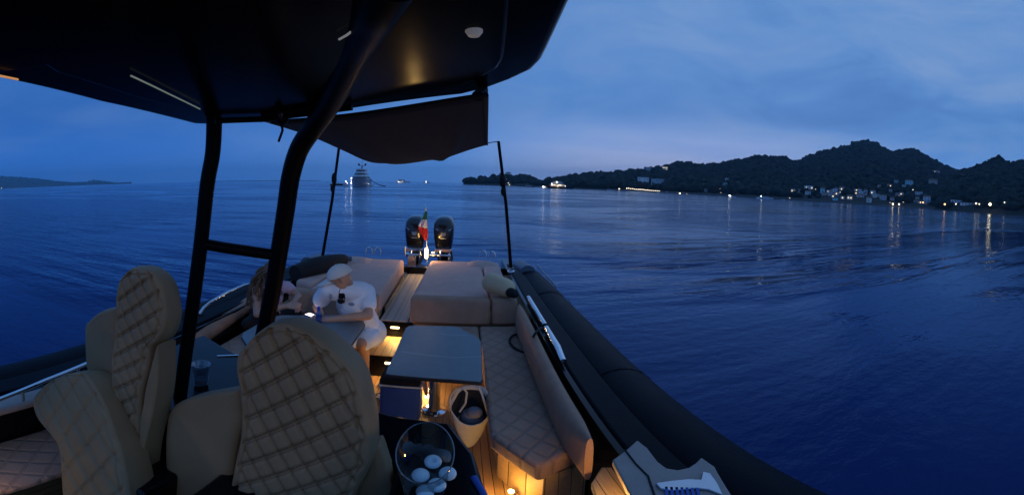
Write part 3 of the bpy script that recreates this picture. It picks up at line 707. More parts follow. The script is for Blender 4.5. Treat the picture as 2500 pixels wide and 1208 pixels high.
# centre steps and walkway
st = MB(); st.bx(-.90, -.52, 4.33, 4.6, .80, .985); r1 = part(st, 'step_riser', m_gel, smooth=False)
st = MB(); st.bx(-.885, -.535, 3.80, 4.33, .79, .80); part(st, 'step_tread', m_teakstep, smooth=False)
st = MB(); st.bx(-.91, -.51, 3.80, 4.33, FL, .788); r2 = part(st, 'step_riser', m_gel, smooth=False)
sl_ = MB(); sl_.bx(-.99, -.895, 3.80, 4.33, FL, .99); part(sl_, 'step_side', m_cream, smooth=False, bevel=.01)
wk = MB(); wk.bx(-.865, -.565, 4.33, 7.2, .975, 1.0); part(wk, 'walkway', m_teakgrey, smooth=False)
wk = MB(); wk.bx(-.90, -.866, 4.6, 6.6, .9, 1.07); wk.bx(-.564, -.53, 4.6, 6.6, .9, 1.07); part(wk, 'walkway_curb', m_gel, smooth=False)
m_led = emis('warm_led', (1.0, .68, .30), 14)
def step_light(x, y, z, par, e, w=.09):
    b = MB(); b.bx(x-w/2, x+w/2, y-.012, y+.004, z-.008, z+.008); part(b, 'step_light', m_led, par, smooth=False)
    lamp('step_lamp', (x, y-.05, z), e, WARM, .02, 'SPOT', (x, y-.16, z-.3), 2.6)
step_light(-.70, 4.33, .915, r1, LE*.9); step_light(-.66, 3.80, .715, r2, LE*.8)
# chrome deck fillers / cup sockets on the floor
for x, y, rr in ((-.66, 3.60, .075), (-.66, 3.36, .07)):
    b = MB(); b.lathe([(0, .03), (rr*.8, .03), (rr, .018), (rr, 0)], (x, y, FL), 24); b.tube([(x-rr*.6, y, FL+.035), (x, y, FL+.055), (x+rr*.6, y, FL+.035)], .006, 8); part(b, 'deck_fitting', m_chrome)

# sunpads (cushion tops at 1.3) and aft backrests
def cushion(name, poly, z0, z1, m, bev=.05, par=boat, sub=False):
    b = MB(); b.prism(poly, z0, z1); return part(b, name, m, par, bevel=bev, seg=4)
R4 = lambda x0, x1, y0, y1: [(x0, y0), (x1, y0), (x1, y1), (x0, y1)]
cushion('sunpad', [(-.545, 4.42), (.325, 4.42), (.325, 6.62), (-.50, 6.62)], 1.02, 1.265, m_pad)
cushion('sunpad', [(.335, 4.75), (.60, 4.85), (.60, 6.5), (.335, 6.62)], 1.02, 1.275, m_pad)
cushion('sunpad', [(-.885, 4.40), (-1.76, 4.40), (-1.76, 6.60), (-.93, 6.60)], 1.02, 1.265, m_pad)
cushion('sunpad', [(-1.77, 4.6), (-2.06, 4.75), (-2.06, 6.4), (-1.77, 6.60)], 1.02, 1.275, m_pad)
def headrest(x0, x1, y0, y1, hz):
    rows = []
    for i in range(9):
        t = i/8; z = 1.235+hz*math.sin(PI*min(1, max(0, t)))**.8; rows.append([(x0+(x1-x0)*u, y0+(y1-y0)*t, 1.235+(z-1.235)*(1-abs(2*u-1)**3)) for u in [k/10 for k in range(11)]])
    b = MB(); b.grid(rows); return part(b, 'headrest', m_pad)
headrest(.06, .61, 6.1, 6.66, .085); headrest(-2.07, -1.36, 6.0, 6.62, .09)
def backrest(x0, x1, y0, y1, z0, z1, name='backrest', m=None, tilt=.05):
    b = MB(); b.add([(x0, y0, z0), (x1, y0, z0), (x1, y1, z0), (x0, y1, z0), (x0, y0+tilt, z1), (x1, y0+tilt, z1), (x1, y1+tilt, z1), (x0, y1+tilt, z1)], [(3, 2, 1, 0), (4, 5, 6, 7), (0, 1, 5, 4), (1, 2, 6, 5), (2, 3, 7, 6), (3, 0, 4, 7)])
    return part(b, name, m or m_padplain, bevel=.035, seg=4)
backrest(-.535, .325, 4.26, 4.42, 1.0, 1.285); backrest(.34, .625, 4.27, 4.45, 1.0, 1.285)
backrest(-1.95, -.895, 4.24, 4.40, 1.0, 1.275)
bs = MB(); bs.bx(-.51, .69, 4.40, 6.7, FL, 1.018); bs.bx(-2.13, -.91, 4.38, 6.7, FL, 1.018); part(bs, 'locker_base', m_cream, smooth=False)
# grab loops at the aft corners
for x, y, rz in ((.36, 6.62, 0), (.50, 6.55, .5), (-1.52, 6.58, 0), (-1.38, 6.62, .2)):
    b = MB(); pts = [(x-.055, y, 1.33)]+[(x-.055*math.cos(a), y+.01*math.sin(a), 1.36+.085*math.sin(a)) for a in [PI*k/10 for k in range(11)]]+[(x+.055, y, 1.33)]
    b.tube(pts, .011, 8); part(b, 'grab_loop', m_chrome)
# aft deck and transom fittings
b = MB(); b.bx(-1.5, .1, 7.001, 7.5, .70, .93); b.bx(-2.0, .55, 6.70, 6.849, 1.0, 1.12); part(b, 'transom_deck', m_gel, smooth=False, bevel=.01)
b = MB(); b.bx(-.93, -.80, 7.05, 7.18, .93, 1.24); b.tube([(-.97, 7.0, 1.25), (-.97, 7.0, 1.42)], .012, 8); part(b, 'ski_post_base', m_steel, smooth=False, bevel=.015)
b = MB(); b.bx(-.875, -.555, 6.72, 6.95, 1.0, 1.06); part(b, 'walkway_end_step', m_cream, smooth=False, bevel=.01)
# stern lamp: bright upright tube lamp at the end of the walkway
b = MB(); b.lathe([(0, .17), (.018, .165), (.025, .14), (.025, .01), (.018, 0), (0, 0)], (-.575, 6.68, 1.285), 14)
part(b, 'stern_lamp', emis('stern_lamp_glow', (1.0, .58, .17), 30)); lamp('stern_lamp', (-.575, 6.60, 1.42), SE, WARM, .03)
b = MB(); b.ell((-.52, 7.44, 1.25), (.026, .014, .012), 12, 8); part(b, 'transom_light', emis('transom_glow', (1, .58, .20), 14)); lamp('transom_lamp', (-.60, 7.02, 1.36), SE*1.0, WARM, .02)

# outboard engines
def loft_box(secs, n=28):
    """closed loft of rounded-rectangle sections (z, cx, cy, hx, hy, power)"""
    rows = []
    for z, cx, cy, hx, hy, p in secs:
        r = []
        for k in range(n):
            a = 2*PI*k/n; c, s_ = math.cos(a), math.sin(a)
            r.append((cx+hx*math.copysign(abs(c)**(2/p), c), cy+hy*math.copysign(abs(s_)**(2/p), s_), z))
        rows.append(r+[r[0]])
    b = MB(); b.grid(rows); b.add(rows[-1][:-1], [tuple(range(n))]); b.add(rows[0][:-1], [tuple(range(n-1, -1, -1))]); return b
m_cowl = mat('black_cowling', (.010, .011, .016), .22, var=.15, coat=.5)
m_decal = mat('silver_decal', (.45, .45, .47), .3, metal=.8)
m_red = mat('red_decal', (.5, .02, .02), .4)
def outboard():
    o = loft_box([(.62, 0, .12, .10, .14, 3), (1.20, 0, .14, .12, .18, 3), (1.34, 0, .16, .165, .30, 4), (1.50, 0, .16, .185, .34, 4), (1.66, 0, .17, .195, .36, 4.5), (1.79, 0, .19, .188, .34, 4), (1.85, 0, .21, .16, .31, 3.6), (1.885, 0, .23, .12, .25, 3.2), (1.90, 0, .25, .06, .16, 3), (1.903, 0, .26, .01, .05, 2)]).build('outboard_motor', m_cowl)
    b = MB(); b.lathe([(0, 0), (.045, 0), (.055, -.012)], (0, -.187, 1.60), 20, axis=(0, -1, 0))
    local(b.build('badge', m_chrome), o)
    for sg in (-1, 1):
        b = MB(); b.add([(sg*.165, -.155, 1.70), (sg*.185, -.10, 1.715), (sg*.10, -.188, 1.655), (sg*.09, -.190, 1.67)], [(0, 1, 2, 3), (3, 2, 1, 0)])
        local(b.build('stripe_decal', m_decal, smooth=False), o)
    b = MB(); b.bx(-.05, .05, -.196, -.185, 1.505, 1.52); local(b.build('nameplate', m_decal, smooth=False), o)
    b = MB(); b.bx(-.16, .16, -.16, -.02, 1.25, 1.31); b.bx(-.16, .16, -.19, -.04, 1.155, 1.205); b.tube([(-.15, -.18, 1.19), (.15, -.18, 1.19)], .028, 10); b.tube([(-.05, -.19, 1.0), (-.05, -.17, 1.3)], .02, 8); b.tube([(.10, -.19, .95), (.12, -.17, 1.24)], .018, 8)
    local(b.build('steering_bracket', m_chrome, bevel=.02), o)
    b = MB(); b.tube([(.13, -.10, 1.32), (.17, -.22, 1.15), (.08, -.36, .98), (0, -.42, .93)], .022, 8); local(b.build('cable', m_blackcloth), o)
    return o
e1 = outboard(); e1.location = (-.875, 7.66, 0); 
e2 = copy_tree(e1); e2.location = (-.335, 7.66, 0)
for e in (e1, e2): e.parent = boat; e.matrix_parent_inverse = Matrix.Translation((-CX, -4, 0))
e1['label'] = 'left outboard motor, its cowling partly behind the flag'; e2['label'] = 'right outboard motor with fully visible black cowling'
b = MB(); b.tube([(-.74, 7.48, 1.19), (-.47, 7.48, 1.19)], .022, 10); part(b, 'tie_bar', m_chrome)

# lounge (image right): base, seat cushion, side bolster
b = MB(); b.ell(PZ(-90, 1190, 1.0), .014, 8, 6); part(b, 'courtesy_light', m_led); lamp('courtesy_lamp', PZ(-60, 1190, 1.05), LE*.14, WARM, .02)
lp = [(.215, 4.26), (.66, 4.26), (.665, 2.0), (.40, 1.84), (.195, 2.2)]
b = MB(); b.prism([(.26, 4.26), (.69, 4.26), (.69, 1.98), (.44, 1.9), (.25, 2.3)], FL, .868); part(b, 'lounge_base', m_teakstep, smooth=False)
cushion('lounge_cushion', lp, .87, 1.0, m_lounge, .03)
cushion('lounge_cushion', [(-.50, 4.258), (.20, 4.258), (.20, 3.72), (-.42, 3.72)], .87, 1.0, m_lounge, .03)
b = MB(); b.bx(-.47, .24, 3.78, 4.258, FL, .868); part(b, 'lounge_base', m_cream, smooth=False)
b = MB()
rows = []
for i in range(25):
    t = i/24; y = 4.15-2.47*t; x = .615-.02*t; r = .055*min(1, (1-t)*9+.15)**.5*min(1, t*12+.3)**.5; zt = 1.29-.02*math.cos(t*9)*.3; zb = 1.0
    rows.append([(x+r*math.cos(a)*.95, y, (zt+zb)/2+(zt-zb)/2*math.copysign(abs(math.sin(a))**.55, math.sin(a))) for a in [2*PI*k/18 for k in range(19)]])
b.grid(rows); b.add(rows[0][:-1], [tuple(range(18))]); b.add(rows[-1][:-1], [tuple(range(17, -1, -1))]); part(b, 'side_bolster', m_padplain)
# lounge (image left) behind the small table
b = MB(); b.prism([(-2.10, 4.24), (-1.0, 4.24), (-1.0, 3.78), (-1.56, 3.72), (-1.56, 2.5), (-2.10, 2.5)], FL, .868); part(b, 'lounge_base', m_cream, smooth=False)
cushion('lounge_cushion', [(-2.08, 4.24), (-1.60, 4.24), (-1.52, 2.45), (-2.08, 2.45)], .87, 1.0, m_lounge, .03)
cushion('lounge_cushion', [(-1.59, 4.24), (-.99, 4.24), (-.99, 3.75), (-1.575, 3.72)], .87, 1.0, m_lounge, .03)
b = MB(); b.tube([PZ(463, 834, 1.12), PZ(500, 812, 1.14), PZ(560, 772, 1.16), PZ(610, 742, 1.18), PZ(660, 716, 1.2)], [.075, .085, .085, .085, .08], 16); part(b, 'side_bolster', m_padplain)
# steel handrails, left side
b = MB(); b.tube([PZ(-120, 1030, 1.33), PZ(0, 974, 1.33), PZ(110, 929, 1.33), PZ(217, 885, 1.33), PZ(260, 868, 1.33), PZ(300, 851, 1.33)], .014, 10)
for q in ((55, 951), (190, 897)): p = PZ(*q, 1.33); b.tube([p, (p.x, p.y, 1.2)], .010, 8)
part(b, 'hand_rail', m_chrome)
b = MB(); b.tube([PZ(487, 767, 1.26), PZ(497, 752, 1.31), PZ(515, 737, 1.34), PZ(555, 714, 1.35), PZ(594, 697, 1.33), PZ(606, 694, 1.27)], .018, 12); part(b, 'hand_rail', m_steel)
# coaming cap, inner wall and shelf, left forward side
b = MB(); b.bx(-2.13, -2.0, -1.6, 2.35, 1.19, 1.245); part(b, 'coaming', m_padgrey, bevel=.02)
b = MB(); b.bx(-2.13, -1.66, -1.6, 1.5, .86, .90); part(b, 'side_shelf', m_lounge, bevel=.015)
# chrome grab handle on the right gunwale, in two lengths
for q in ([(1290, 724), (1306, 752), (1331, 792)], [(1334, 798), (1352, 830), (1362, 846), (1376, 880)]):
    pts = [PZ(x, y, 1.285) for x, y in q]; n = len(pts); b = MB()
    wd = .028
    rows = []
    for i, p in enumerate(pts):
        t = (pts[min(i+1, n-1)]-pts[max(i-1, 0)]).normalized(); s_ = V((t.y, -t.x, 0))
        k = wd*(.8 if i in (0, n-1) else 1)
        rows.append([p+s_*k*math.cos(a)+V((0, 0, 1))*k*.6*math.sin(a) for a in [2*PI*j/12 for j in range(13)]])
    b.grid(rows); b.add(rows[0][:-1], [tuple(range(12))]); b.add(rows[-1][:-1], [tuple(range(11, -1, -1))]); part(b, 'grab_handle', m_chrome)
# step pad on the right gunwale (curved cut-out, slatted grating, chrome hinge)
sp_px = [(1495, 1122), (1528, 1098), (1556, 1073), (1580, 1092), (1606, 1126), (1628, 1142), (1655, 1146), (1682, 1140), (1700, 1128), (1712, 1115), (1745, 1138), (1752, 1152), (1785, 1206), (1830, 1290), (1600, 1290), (1540, 1208)]
b = MB(); b.prism([PZ(x, y, 1.27).xy for x, y in sp_px], 1.225, 1.27); pad = part(b, 'step_pad', m_padgrey, bevel=.008)
b = MB(); b.tube([PZ(1526, 1098, 1.272), PZ(1552, 1132, 1.272), PZ(1582, 1162, 1.272)], .005, 6); b.tube([PZ(1582, 1162, 1.272), PZ(1600, 1215, 1.272)], .005, 6); part(b, 'pad_seam', m_blackcloth, pad)
b = MB(); b.prism([PZ(x, y, 1.28).xy for x, y in ((1600, 1180), (1640, 1174), (1682, 1170), (1712, 1172), (1716, 1152), (1735, 1156), (1752, 1180), (1766, 1210), (1730, 1196), (1700, 1192), (1640, 1198), (1612, 1194))], 1.271, 1.285); part(b, 'folding_step', m_steel, pad, bevel=.004)
b = MB()
for i in range(7):
    b.box(PZ(1628+i*13, 1208+i*.5, 1.278), (.010, .10, .014), -.45)
part(b, 'step_grating', m_blue, pad, smooth=False)
# small lit side step between lounge and gunwale
b = MB(); b.prism([PZ(x, y, 1.08).xy for x, y in ((1444, 1178), (1468, 1140), (1505, 1140), (1532, 1180), (1575, 1250), (1480, 1275))], 1.03, 1.08); part(b, 'side_step', m_teakstep, bevel=.006)
b = MB(); b.ell(PZ(1520, 1300, .93), .012, 8, 6); part(b, 'courtesy_light', m_led); p = PZ(1500, 1240, 1.15); lamp('courtesy_lamp', p, LE*.7, (1, .56, .12), .02)
# courtesy light low on the lounge base
p = PZ(1248, 1199, .62); b = MB(); b.lathe([(0, .012), (.014, .010), (.018, 0)], p, 14, axis=(-.3, -1, .2)); part(b, 'courtesy_light', m_led); lamp('courtesy_lamp', p+V((-.05, -.06, .05)), LE*.6, (1, .56, .13), .02)
# added glowing disc and lamp in place of the pedestal's reflected glow
p = PZ(1046, 985, FL+.07); b = MB(); p = PZ(1045, 968, FL); b.lathe([(0, .008), (.026, .007), (.032, 0)], p, 18); part(b, 'courtesy_light', m_led); lamp('courtesy_lamp', (p.x-.02, p.y, .63), LE*.7, WARM, .02)

# wet bar behind the helm seats
wb = [(-1.85, 1.35), (-1.72, 2.32), (-1.30, 2.12), (-.9, 1.98), (-.3, 1.74), (-.03, 1.70), (.07, 1.45), (.10, 1.2), (.10, .9), (-.2, .9), (-.2, 1.35)]
b = MB(); b.prism(wb, FL, 1.42); wet = part(b, 'wet_bar', m_gel, bevel=.015)
b = MB(); b.tube([PZ(530, 869, 1.425), PZ(585, 867, 1.425), PZ(640, 866, 1.425)], .006, 6); part(b, 'trim_strip', m_chrome, wet)
b = MB(); b.tube([PZ(1157, 1165, 1.43), PZ(1175, 1195, 1.43), PZ(1195, 1230, 1.43)], .012, 8); part(b, 'side_rail', m_blue, wet)

# helm seats
def seat_panel(rows_px, y0, tilt, thick, name, m, par, shrink=.0, quilt=None, top_round=True, nx=130, ny=170, zref=1.6, puff=.02, xs=0.0, edge=.06):
    """padded panel: rows (py, left px, right px) projected on a leaning plane, cushioned front, returned to a flat back"""
    n = V((xs, 1, -tilt)); n.normalize(); p0 = V((0, y0, zref))
    if xs: p0 = V((quilt['cx'] if quilt and 'cx' in quilt else 0, y0, zref))
    P = [(PP(l, y, p0, n), PP(r, y, p0, n)) for y, l, r in rows_px]
    cum = [0]
    for (a, b_), (c, d_) in zip(P, P[1:]): cum.append(cum[-1]+((a+b_)/2-(c+d_)/2).length)
    T = cum[-1]; front = []
    cen = (P[len(P)//2][0]+P[len(P)//2][1])/2
    for j in range(ny+1):
        s_ = T*(1-(1-j/ny)**1.6); k = 0
        while k < len(cum)-2 and s_ > cum[k+1]: k += 1
        t = (s_-cum[k])/max(1e-6, cum[k+1]-cum[k]); t = min(1, max(0, t))
        # catmull-rom for rounded outlines
        def cr(i, sd):
            q = [P[min(max(i+o_, 0), len(P)-1)][sd] for o_ in (-1, 0, 1, 2)]
            return .5*((2*q[1])+(q[2]-q[0])*t+(2*q[0]-5*q[1]+4*q[2]-q[3])*t*t+(3*q[1]-q[0]-3*q[2]+q[3])*t**3)
        L_, R_ = cr(k, 0), cr(k, 1); front.append((L_, R_, s_))
    nn = -n; rows = []
    for L_, R_, s_ in front:
        row = []; W = (R_-L_).length
        for i in range(nx+1):
            u = .5-.5*math.cos(PI*i/nx); p = L_.lerp(R_, u); dE = min(u*W, (1-u)*W, (T-s_)*1.0)
            ed = min(1, max(0, dE/edge)); dep = puff*math.sqrt(max(0, 1-(1-ed)**2))
            if quilt:
                a, c = (p-cen).dot(V((1, 0, 0))), (p-cen).dot(V((0, 0, 1)))
                for ang, pitch in quilt['fam']:
                    q = (a*math.cos(ang)+c*math.sin(ang))/pitch; fq = abs(q-round(q))*pitch
                    dep -= quilt['d']*math.exp(-(fq/quilt['w'])**2)*min(1, max(0, (dE-.012)/.015))
                # border seam
                dep -= quilt['d']*.55*math.exp(-((dE-quilt.get('b', .035))/.006)**2)
            row.append(p+nn*dep)
        rows.append(row)
    b = MB(); b.grid(rows)
    back = []
    for L_, R_, s_ in front:
        c = (L_+R_)/2; back.append((c+(L_-c)*(1-shrink)+n*thick+(V((0, 0, -shrink*.5))*(s_/T)), c+(R_-c)*(1-shrink)+n*thick+(V((0, 0, -shrink*.5))*(s_/T))))
    loop_f = [r[0] for r in rows]+rows[-1][1:-1]+[r[-1] for r in reversed(rows)]
    loop_b = [p[0] for p in back]+[back[-1][0].lerp(back[-1][1], (.5-.5*math.cos(PI*i/nx))) for i in range(1, nx)]+[p[1] for p in reversed(back)]
    mid1 = [f.lerp(g, .35)+(f-cen).normalized()*.010 for f, g in zip(loop_f, loop_b)]; mid2 = [f.lerp(g, .75)+(f-cen).normalized()*.008 for f, g in zip(loop_f, loop_b)]
    b.grid([loop_f, mid1, mid2, loop_b])
    bk = len(back); b.grid([[p[0].lerp(p[1], q/6) for q in range(7)] for p in back])
    o = b.build(name, m, par, autosm=False)
    if quilt and quilt.get('thread'):
        th = MB(); ht = quilt['thread']
        for ang, pitch in quilt['fam'][:1] if quilt.get('onefam') else quilt['fam']:
            segs = {}
            for (L_, R_, s_), row in zip(front, rows):
                pass
        # stitches: short dashes either side of each seam line
        for fi, (ang, pitch) in enumerate(quilt['fam']):
            dirv = V((-math.sin(ang), 0, math.cos(ang))); nrm = V((math.cos(ang), 0, math.sin(ang)))
            for kk in range(-8, 9):
                for off in ((-.006, .006) if fi == 0 else (0,)):
                    t = -.6
                    while t < .6:
                        a = cen+nrm*(kk*pitch+off)+dirv*t; e_ = a+dirv*.010
                        # onto leaning plane
                        def onp(p): return V((p.x, p0.y+(-(p.x-p0.x)*n.x-(p.z-p0.z)*n.z)/n.y, p.z))
                        a, e_ = onp(a), onp(e_)
                        js = min(range(len(front)), key=lambda j: abs((front[j][0].z+front[j][1].z)/2-a.z))
                        L_, R_, s_ = front[js]
                        if L_.x+.045 < a.x < R_.x-.045 and (T-s_) > .045 and abs((L_.z+R_.z)/2-a.z) < .02:
                            th.tube([a+nn*(puff-(.004 if fi == 0 else quilt['d']*.98)), e_+nn*(puff-(.004 if fi == 0 else quilt['d']*.98))], .0011, 5)
                        t += .016
        if th.v: th.build('stitching', m_thread, o)
    return o
# middle seat (nearest): shell with wings, quilted centre
fam = [(math.radians(128), .088), (math.radians(30), .066)]
seat_rows = [(1300, 552, 850), (1208, 564, 868), (1127, 578, 902), (1069, 590, 905), (1011, 593, 898), (950, 588, 884), (903, 581, 864), (868, 583, 834), (840, 604, 803), (815, 628, 766), (797, 652, 733), (787, 675, 706)]
wing_l = [(1300, 404, 566), (1208, 411, 566), (1100, 408, 580), (1030, 412, 596), (1000, 421, 596), (978, 446, 596), (962, 500, 594), (951, 552, 590)]
hs = seat_panel(wing_l, 1.30, .10, .14, 'helm_seat', m_seat, boat, shrink=.06, puff=.03)
seat_panel(seat_rows, 1.25, .12, .17, 'quilted_backrest', m_seatq, hs, shrink=.03, quilt={'fam': fam, 'd': .015, 'w': .009, 'thread': 1}, puff=.035)
seat_panel([(1300, 872, 1015), (1208, 864, 968), (1150, 896, 947), (1100, 903, 931), (1085, 908, 924)], 1.33, .10, .08, 'side_wing', m_seat, hs, puff=.015)
b = MB(); b.prism([(-.86, .8), (-.22, .8), (-.22, 1.34), (-.86, 1.34)], FL, 1.25); part(b, 'seat_base', m_gel, hs, bevel=.02)
# left seat, seen obliquely
fam2 = [(math.radians(126), .075), (math.radians(34), .060)]
ls_rows = [(1120, 285, 345), (1000, 280, 348), (952, 278, 353), (902, 276, 366), (870, 277, 371), (847, 281, 376), (821, 284, 397), (791, 286, 409), (760, 287, 412), (731, 287, 409), (700, 291, 402), (680, 299, 392), (662, 315, 377), (652, 330, 358)]
ls = seat_panel([(1100, 226, 300), (980, 222, 298), (912, 219, 296), (882, 214, 294), (801, 212, 293), (783, 222, 293), (766, 240, 292), (752, 268, 290)], 1.32, .08, .15, 'helm_seat', m_seat, boat, puff=.03, shrink=.05)
seat_panel(ls_rows, 1.22, .10, .09, 'quilted_backrest', m_seatq, ls, quilt={'fam': fam2, 'd': .013, 'w': .008, 'thread': 1}, puff=.03, shrink=.02)
seat_panel([(1180, 338, 346), (1128, 339, 350), (1078, 342, 358), (1028, 344, 371), (987, 352, 380), (952, 357, 386), (902, 369, 389), (860, 380, 388), (842, 386, 388)], 1.20, .10, .11, 'side_wing', m_seat, ls, puff=.012, edge=.02)
seat_panel([(1300, 168, 335), (1208, 158, 323), (1103, 150, 303), (1068, 135, 291), (1018, 95, 274), (977, 86, 258), (950, 104, 243), (932, 126, 232), (916, 160, 218), (908, 188, 204)], 1.02, .30, .14, 'seat_cushion', m_seatq, ls, quilt={'fam': [(math.radians(60), .10), (math.radians(-25), .14)], 'd': .010, 'w': .010}, puff=.03, zref=1.2)
b = MB(); b.prism([(-1.52, 1.02), (-1.06, 1.02), (-1.06, 1.34), (-1.52, 1.34)], FL, 1.15); part(b, 'seat_base', m_gel, ls, bevel=.02)

# hardtop overhead: slightly heeled slab with a raised liner
def hz(x, y): return 2.79+.085*(x+1.27)
def PH(px, py, dz=0):
    p0 = V((-1.27, 0, 2.79+dz)); n = V((-.085, 0, 1)).normalized(); return PP(px, py, p0, n)
top_px = [(-40, 178), (0, 195), (240, 250), (470, 303), (500, 304), (560, 299), (645, 296), (800, 276), (1000, 246), (1130, 231), (1192, 216), (1250, 195), (1300, 172), (1322, 150), (1335, 125), (1352, 90), (1372, 48), (1395, 0)]
poly = [PH(x, y).xy for x, y in top_px]+[V((.16, .45)), V((.10, .1)), V((0, -1.0)), V((-1.1, -1.0)), V((-1.12, .1))]
b = MB(); b.prism([tuple(p) for p in poly], hz, lambda x, y: hz(x, y)+.13); top = part(b, 'hardtop', m_under, bevel=.02, seg=4)
cen = sum((V(p) for p in poly), V((0, 0)))/len(poly)
b = MB(); b.prism([tuple(cen+(V(p)-cen)*.80) for p in poly], lambda x, y: hz(x, y)-.012, lambda x, y: hz(x, y)+.01); liner = part(b, 'headliner', m_under, top, bevel=.01, seg=3)
for q, mt in (([(320, 185), (410, 228), (488, 266)], emis('dim_strip', (.62, .75, .62), .16)), ([(828, 96), (846, 86), (866, 71)], emis('dim_strip_grey', (.6, .62, .6), .22)), ([(890, 60), (918, 54)], emis('dim_strip_grey', (.6, .62, .6), .12)), ([(-10, 183), (20, 189), (44, 194)], emis('amber_strip', (1, .45, .15), .5))):
    b = MB(); b.tube([PH(x, y, -.022) for x, y in q], .0028, 6); part(b, 'led_strip', mt, top)
p = PH(1157, 78, -.016); b = MB(); b.lathe([(0, -.012), (.012, -.010), (.0185, 0), (.0185, .01)], p, 20); part(b, 'dome_lamp', emis('dome_lens', (.8, .76, .72), .09), top)
lamp('dome_lamp', (p.x, p.y, p.z-.03), CE, (.90, .92, 1), .02, 'SPOT', (-.98, 3.55, 1.35), .62)  # narrow spot added at the dome fitting to brighten the man
lamp('helm_fill_spot', (p.x-.20, -.25, p.z-.04), DE, (1, .66, .30), .03, 'SPOT', (-.80, 1.2, 2.10), .95)  # added spot with no fitting, warms the upper seat backs
# rail and clamps on the aft edge
b = MB(); b.tube([PH(525, 295, -.03), PH(640, 291, -.03), PH(760, 276, -.03), PH(860, 262, -.03)], .012, 10); b.tube([PH(640, 282, -.02), PH(720, 268, -.02), PH(800, 254, -.02)], .010, 8); b.tube([PH(668, 255, 0), PH(682, 272, -.03), PH(688, 290, -.03)], .010, 8); b.ell(PH(690, 290, -.03), .026, 10, 7); b.ell(PH(785, 262, -.03), .030, 10, 7)
part(b, 'awning_rail', m_powder, top)
# hardtop legs
def leg(pts, rad, name='hardtop_leg'):
    pp = [PD(x, y, d) for x, y, d in pts]; sm = []
    for i in range(len(pp)-1):
        q = [pp[min(max(i+o_, 0), len(pp)-1)] for o_ in (-1, 0, 1, 2)]
        for k in range(6):
            t = k/6; sm.append(.5*((2*q[1])+(q[2]-q[0])*t+(2*q[0]-5*q[1]+4*q[2]-q[3])*t*t+(3*q[1]-q[0]-3*q[2]+q[3])*t**3))
    sm.append(pp[-1]); b = MB(); b.tube(sm, rad, 18); return part(b, name, m_powder)
leg([(520, 180, 1.60), (522, 230, 1.66), (523, 300, 1.72), (519, 375, 1.77), (506, 450, 1.80), (492, 580, 1.84), (474, 720, 1.88), (454, 860, 1.92), (441, 960, 1.95), (432, 1020, 1.97)], .034)
lb = leg([(960, -45, .62), (925, 15, .70), (905, 55, .80), (868, 120, 1.00), (838, 185, 1.20), (802, 256, 1.45), (764, 312, 1.62), (730, 365, 1.72), (710, 430, 1.78), (698, 510, 1.82), (684, 600, 1.87), (667, 700, 1.93), (648, 795, 2.0), (622, 910, 2.1)], .042)
b = MB(); b.tube([PD(490, 594, 1.84), PD(545, 604, 1.845), PD(600, 612, 1.85), PD(676, 623, 1.88)], .026, 14); part(b, 'cross_bar', m_powder, lb)
# black roll of canvas stowed on the left collar
b = MB(); b.tube([PZ(720, 668, 1.33), PZ(760, 655, 1.35), PZ(800, 645, 1.36), PZ(838, 634, 1.35)], [.11, .14, .14, .09], 14); tag(b.build('canvas_roll', m_blackcloth), 'rolled black canvas lying on the left side behind the man in the cap', 'canvas')
b = MB(); b.tube([PZ(800, 636, 1.38), PZ(830, 628, 1.37), PZ(858, 632, 1.34)], [.03, .05, .04], 10); part(b, 'side_cleat', m_tubegrey)
# ------------------------------------------------------------------ awning and its poles
Lb, Lt = PZ(785, 640, 1.25), PD(829, 350, 6.55)
Rb, Rt = PZ(1248, 663, 1.25), PD(1217, 345, 5.95)
def awn(u, t):
    f = PD(660, 297, 1.97).lerp(PD(1186, 231, 1.40), u); r = PD(846, 330, 6.45).lerp(PD(1190, 349, 5.80), u)
    p = f.lerp(r, t)
    sag = .25*math.sin(PI*u**.85)*math.sin(PI*t)+.10*math.sin(PI*t)+.05*math.sin(PI*u)
    fold = .035*math.exp(-((u-.93+.35*t)/.035)**2)*math.sin(PI*min(1, t*1.3))
    fold += .010*math.sin(u*9+t*11)*math.sin(PI*t)*math.sin(PI*u)+.006*math.sin(u*31-t*17)*math.sin(PI*t)*math.sin(PI*u)
    p.z -= sag*(.55+.45*t)+fold; return p
b = MB(); b.grid([[awn(i/40, j/40) for i in range(41)] for j in range(41)])
aw = b.build('awning', m_fabricb, solid=.006); tag(aw, 'black fabric sun awning sagging between the hardtop and two poles', 'awning')
b = MB(); b.tube([awn(i/40, 1) for i in range(41)], .012, 8); b.tube([awn(0, j/40) for j in range(41)], .010, 8); b.tube([awn(1, j/40) for j in range(41)], .010, 8); b.tube([awn(i/40, 0) for i in range(41)], .008, 8)
b.build('hem', m_blackcloth, aw)
for pts, r in (([awn(1, 1), Rt], .006), ([awn(0, 1), Lt], .006), ([PD(686, 300, 1.97), PD(690, 318, 1.98), PD(680, 346, 1.98)], .007), ([awn(0, 0), PH(640, 292, -.03)], .008), ([awn(.97, 0), PH(1180, 219, -.01)], .02)):
    MB().tube(pts, r, 6).build('tie_cord', m_blackcloth, aw)
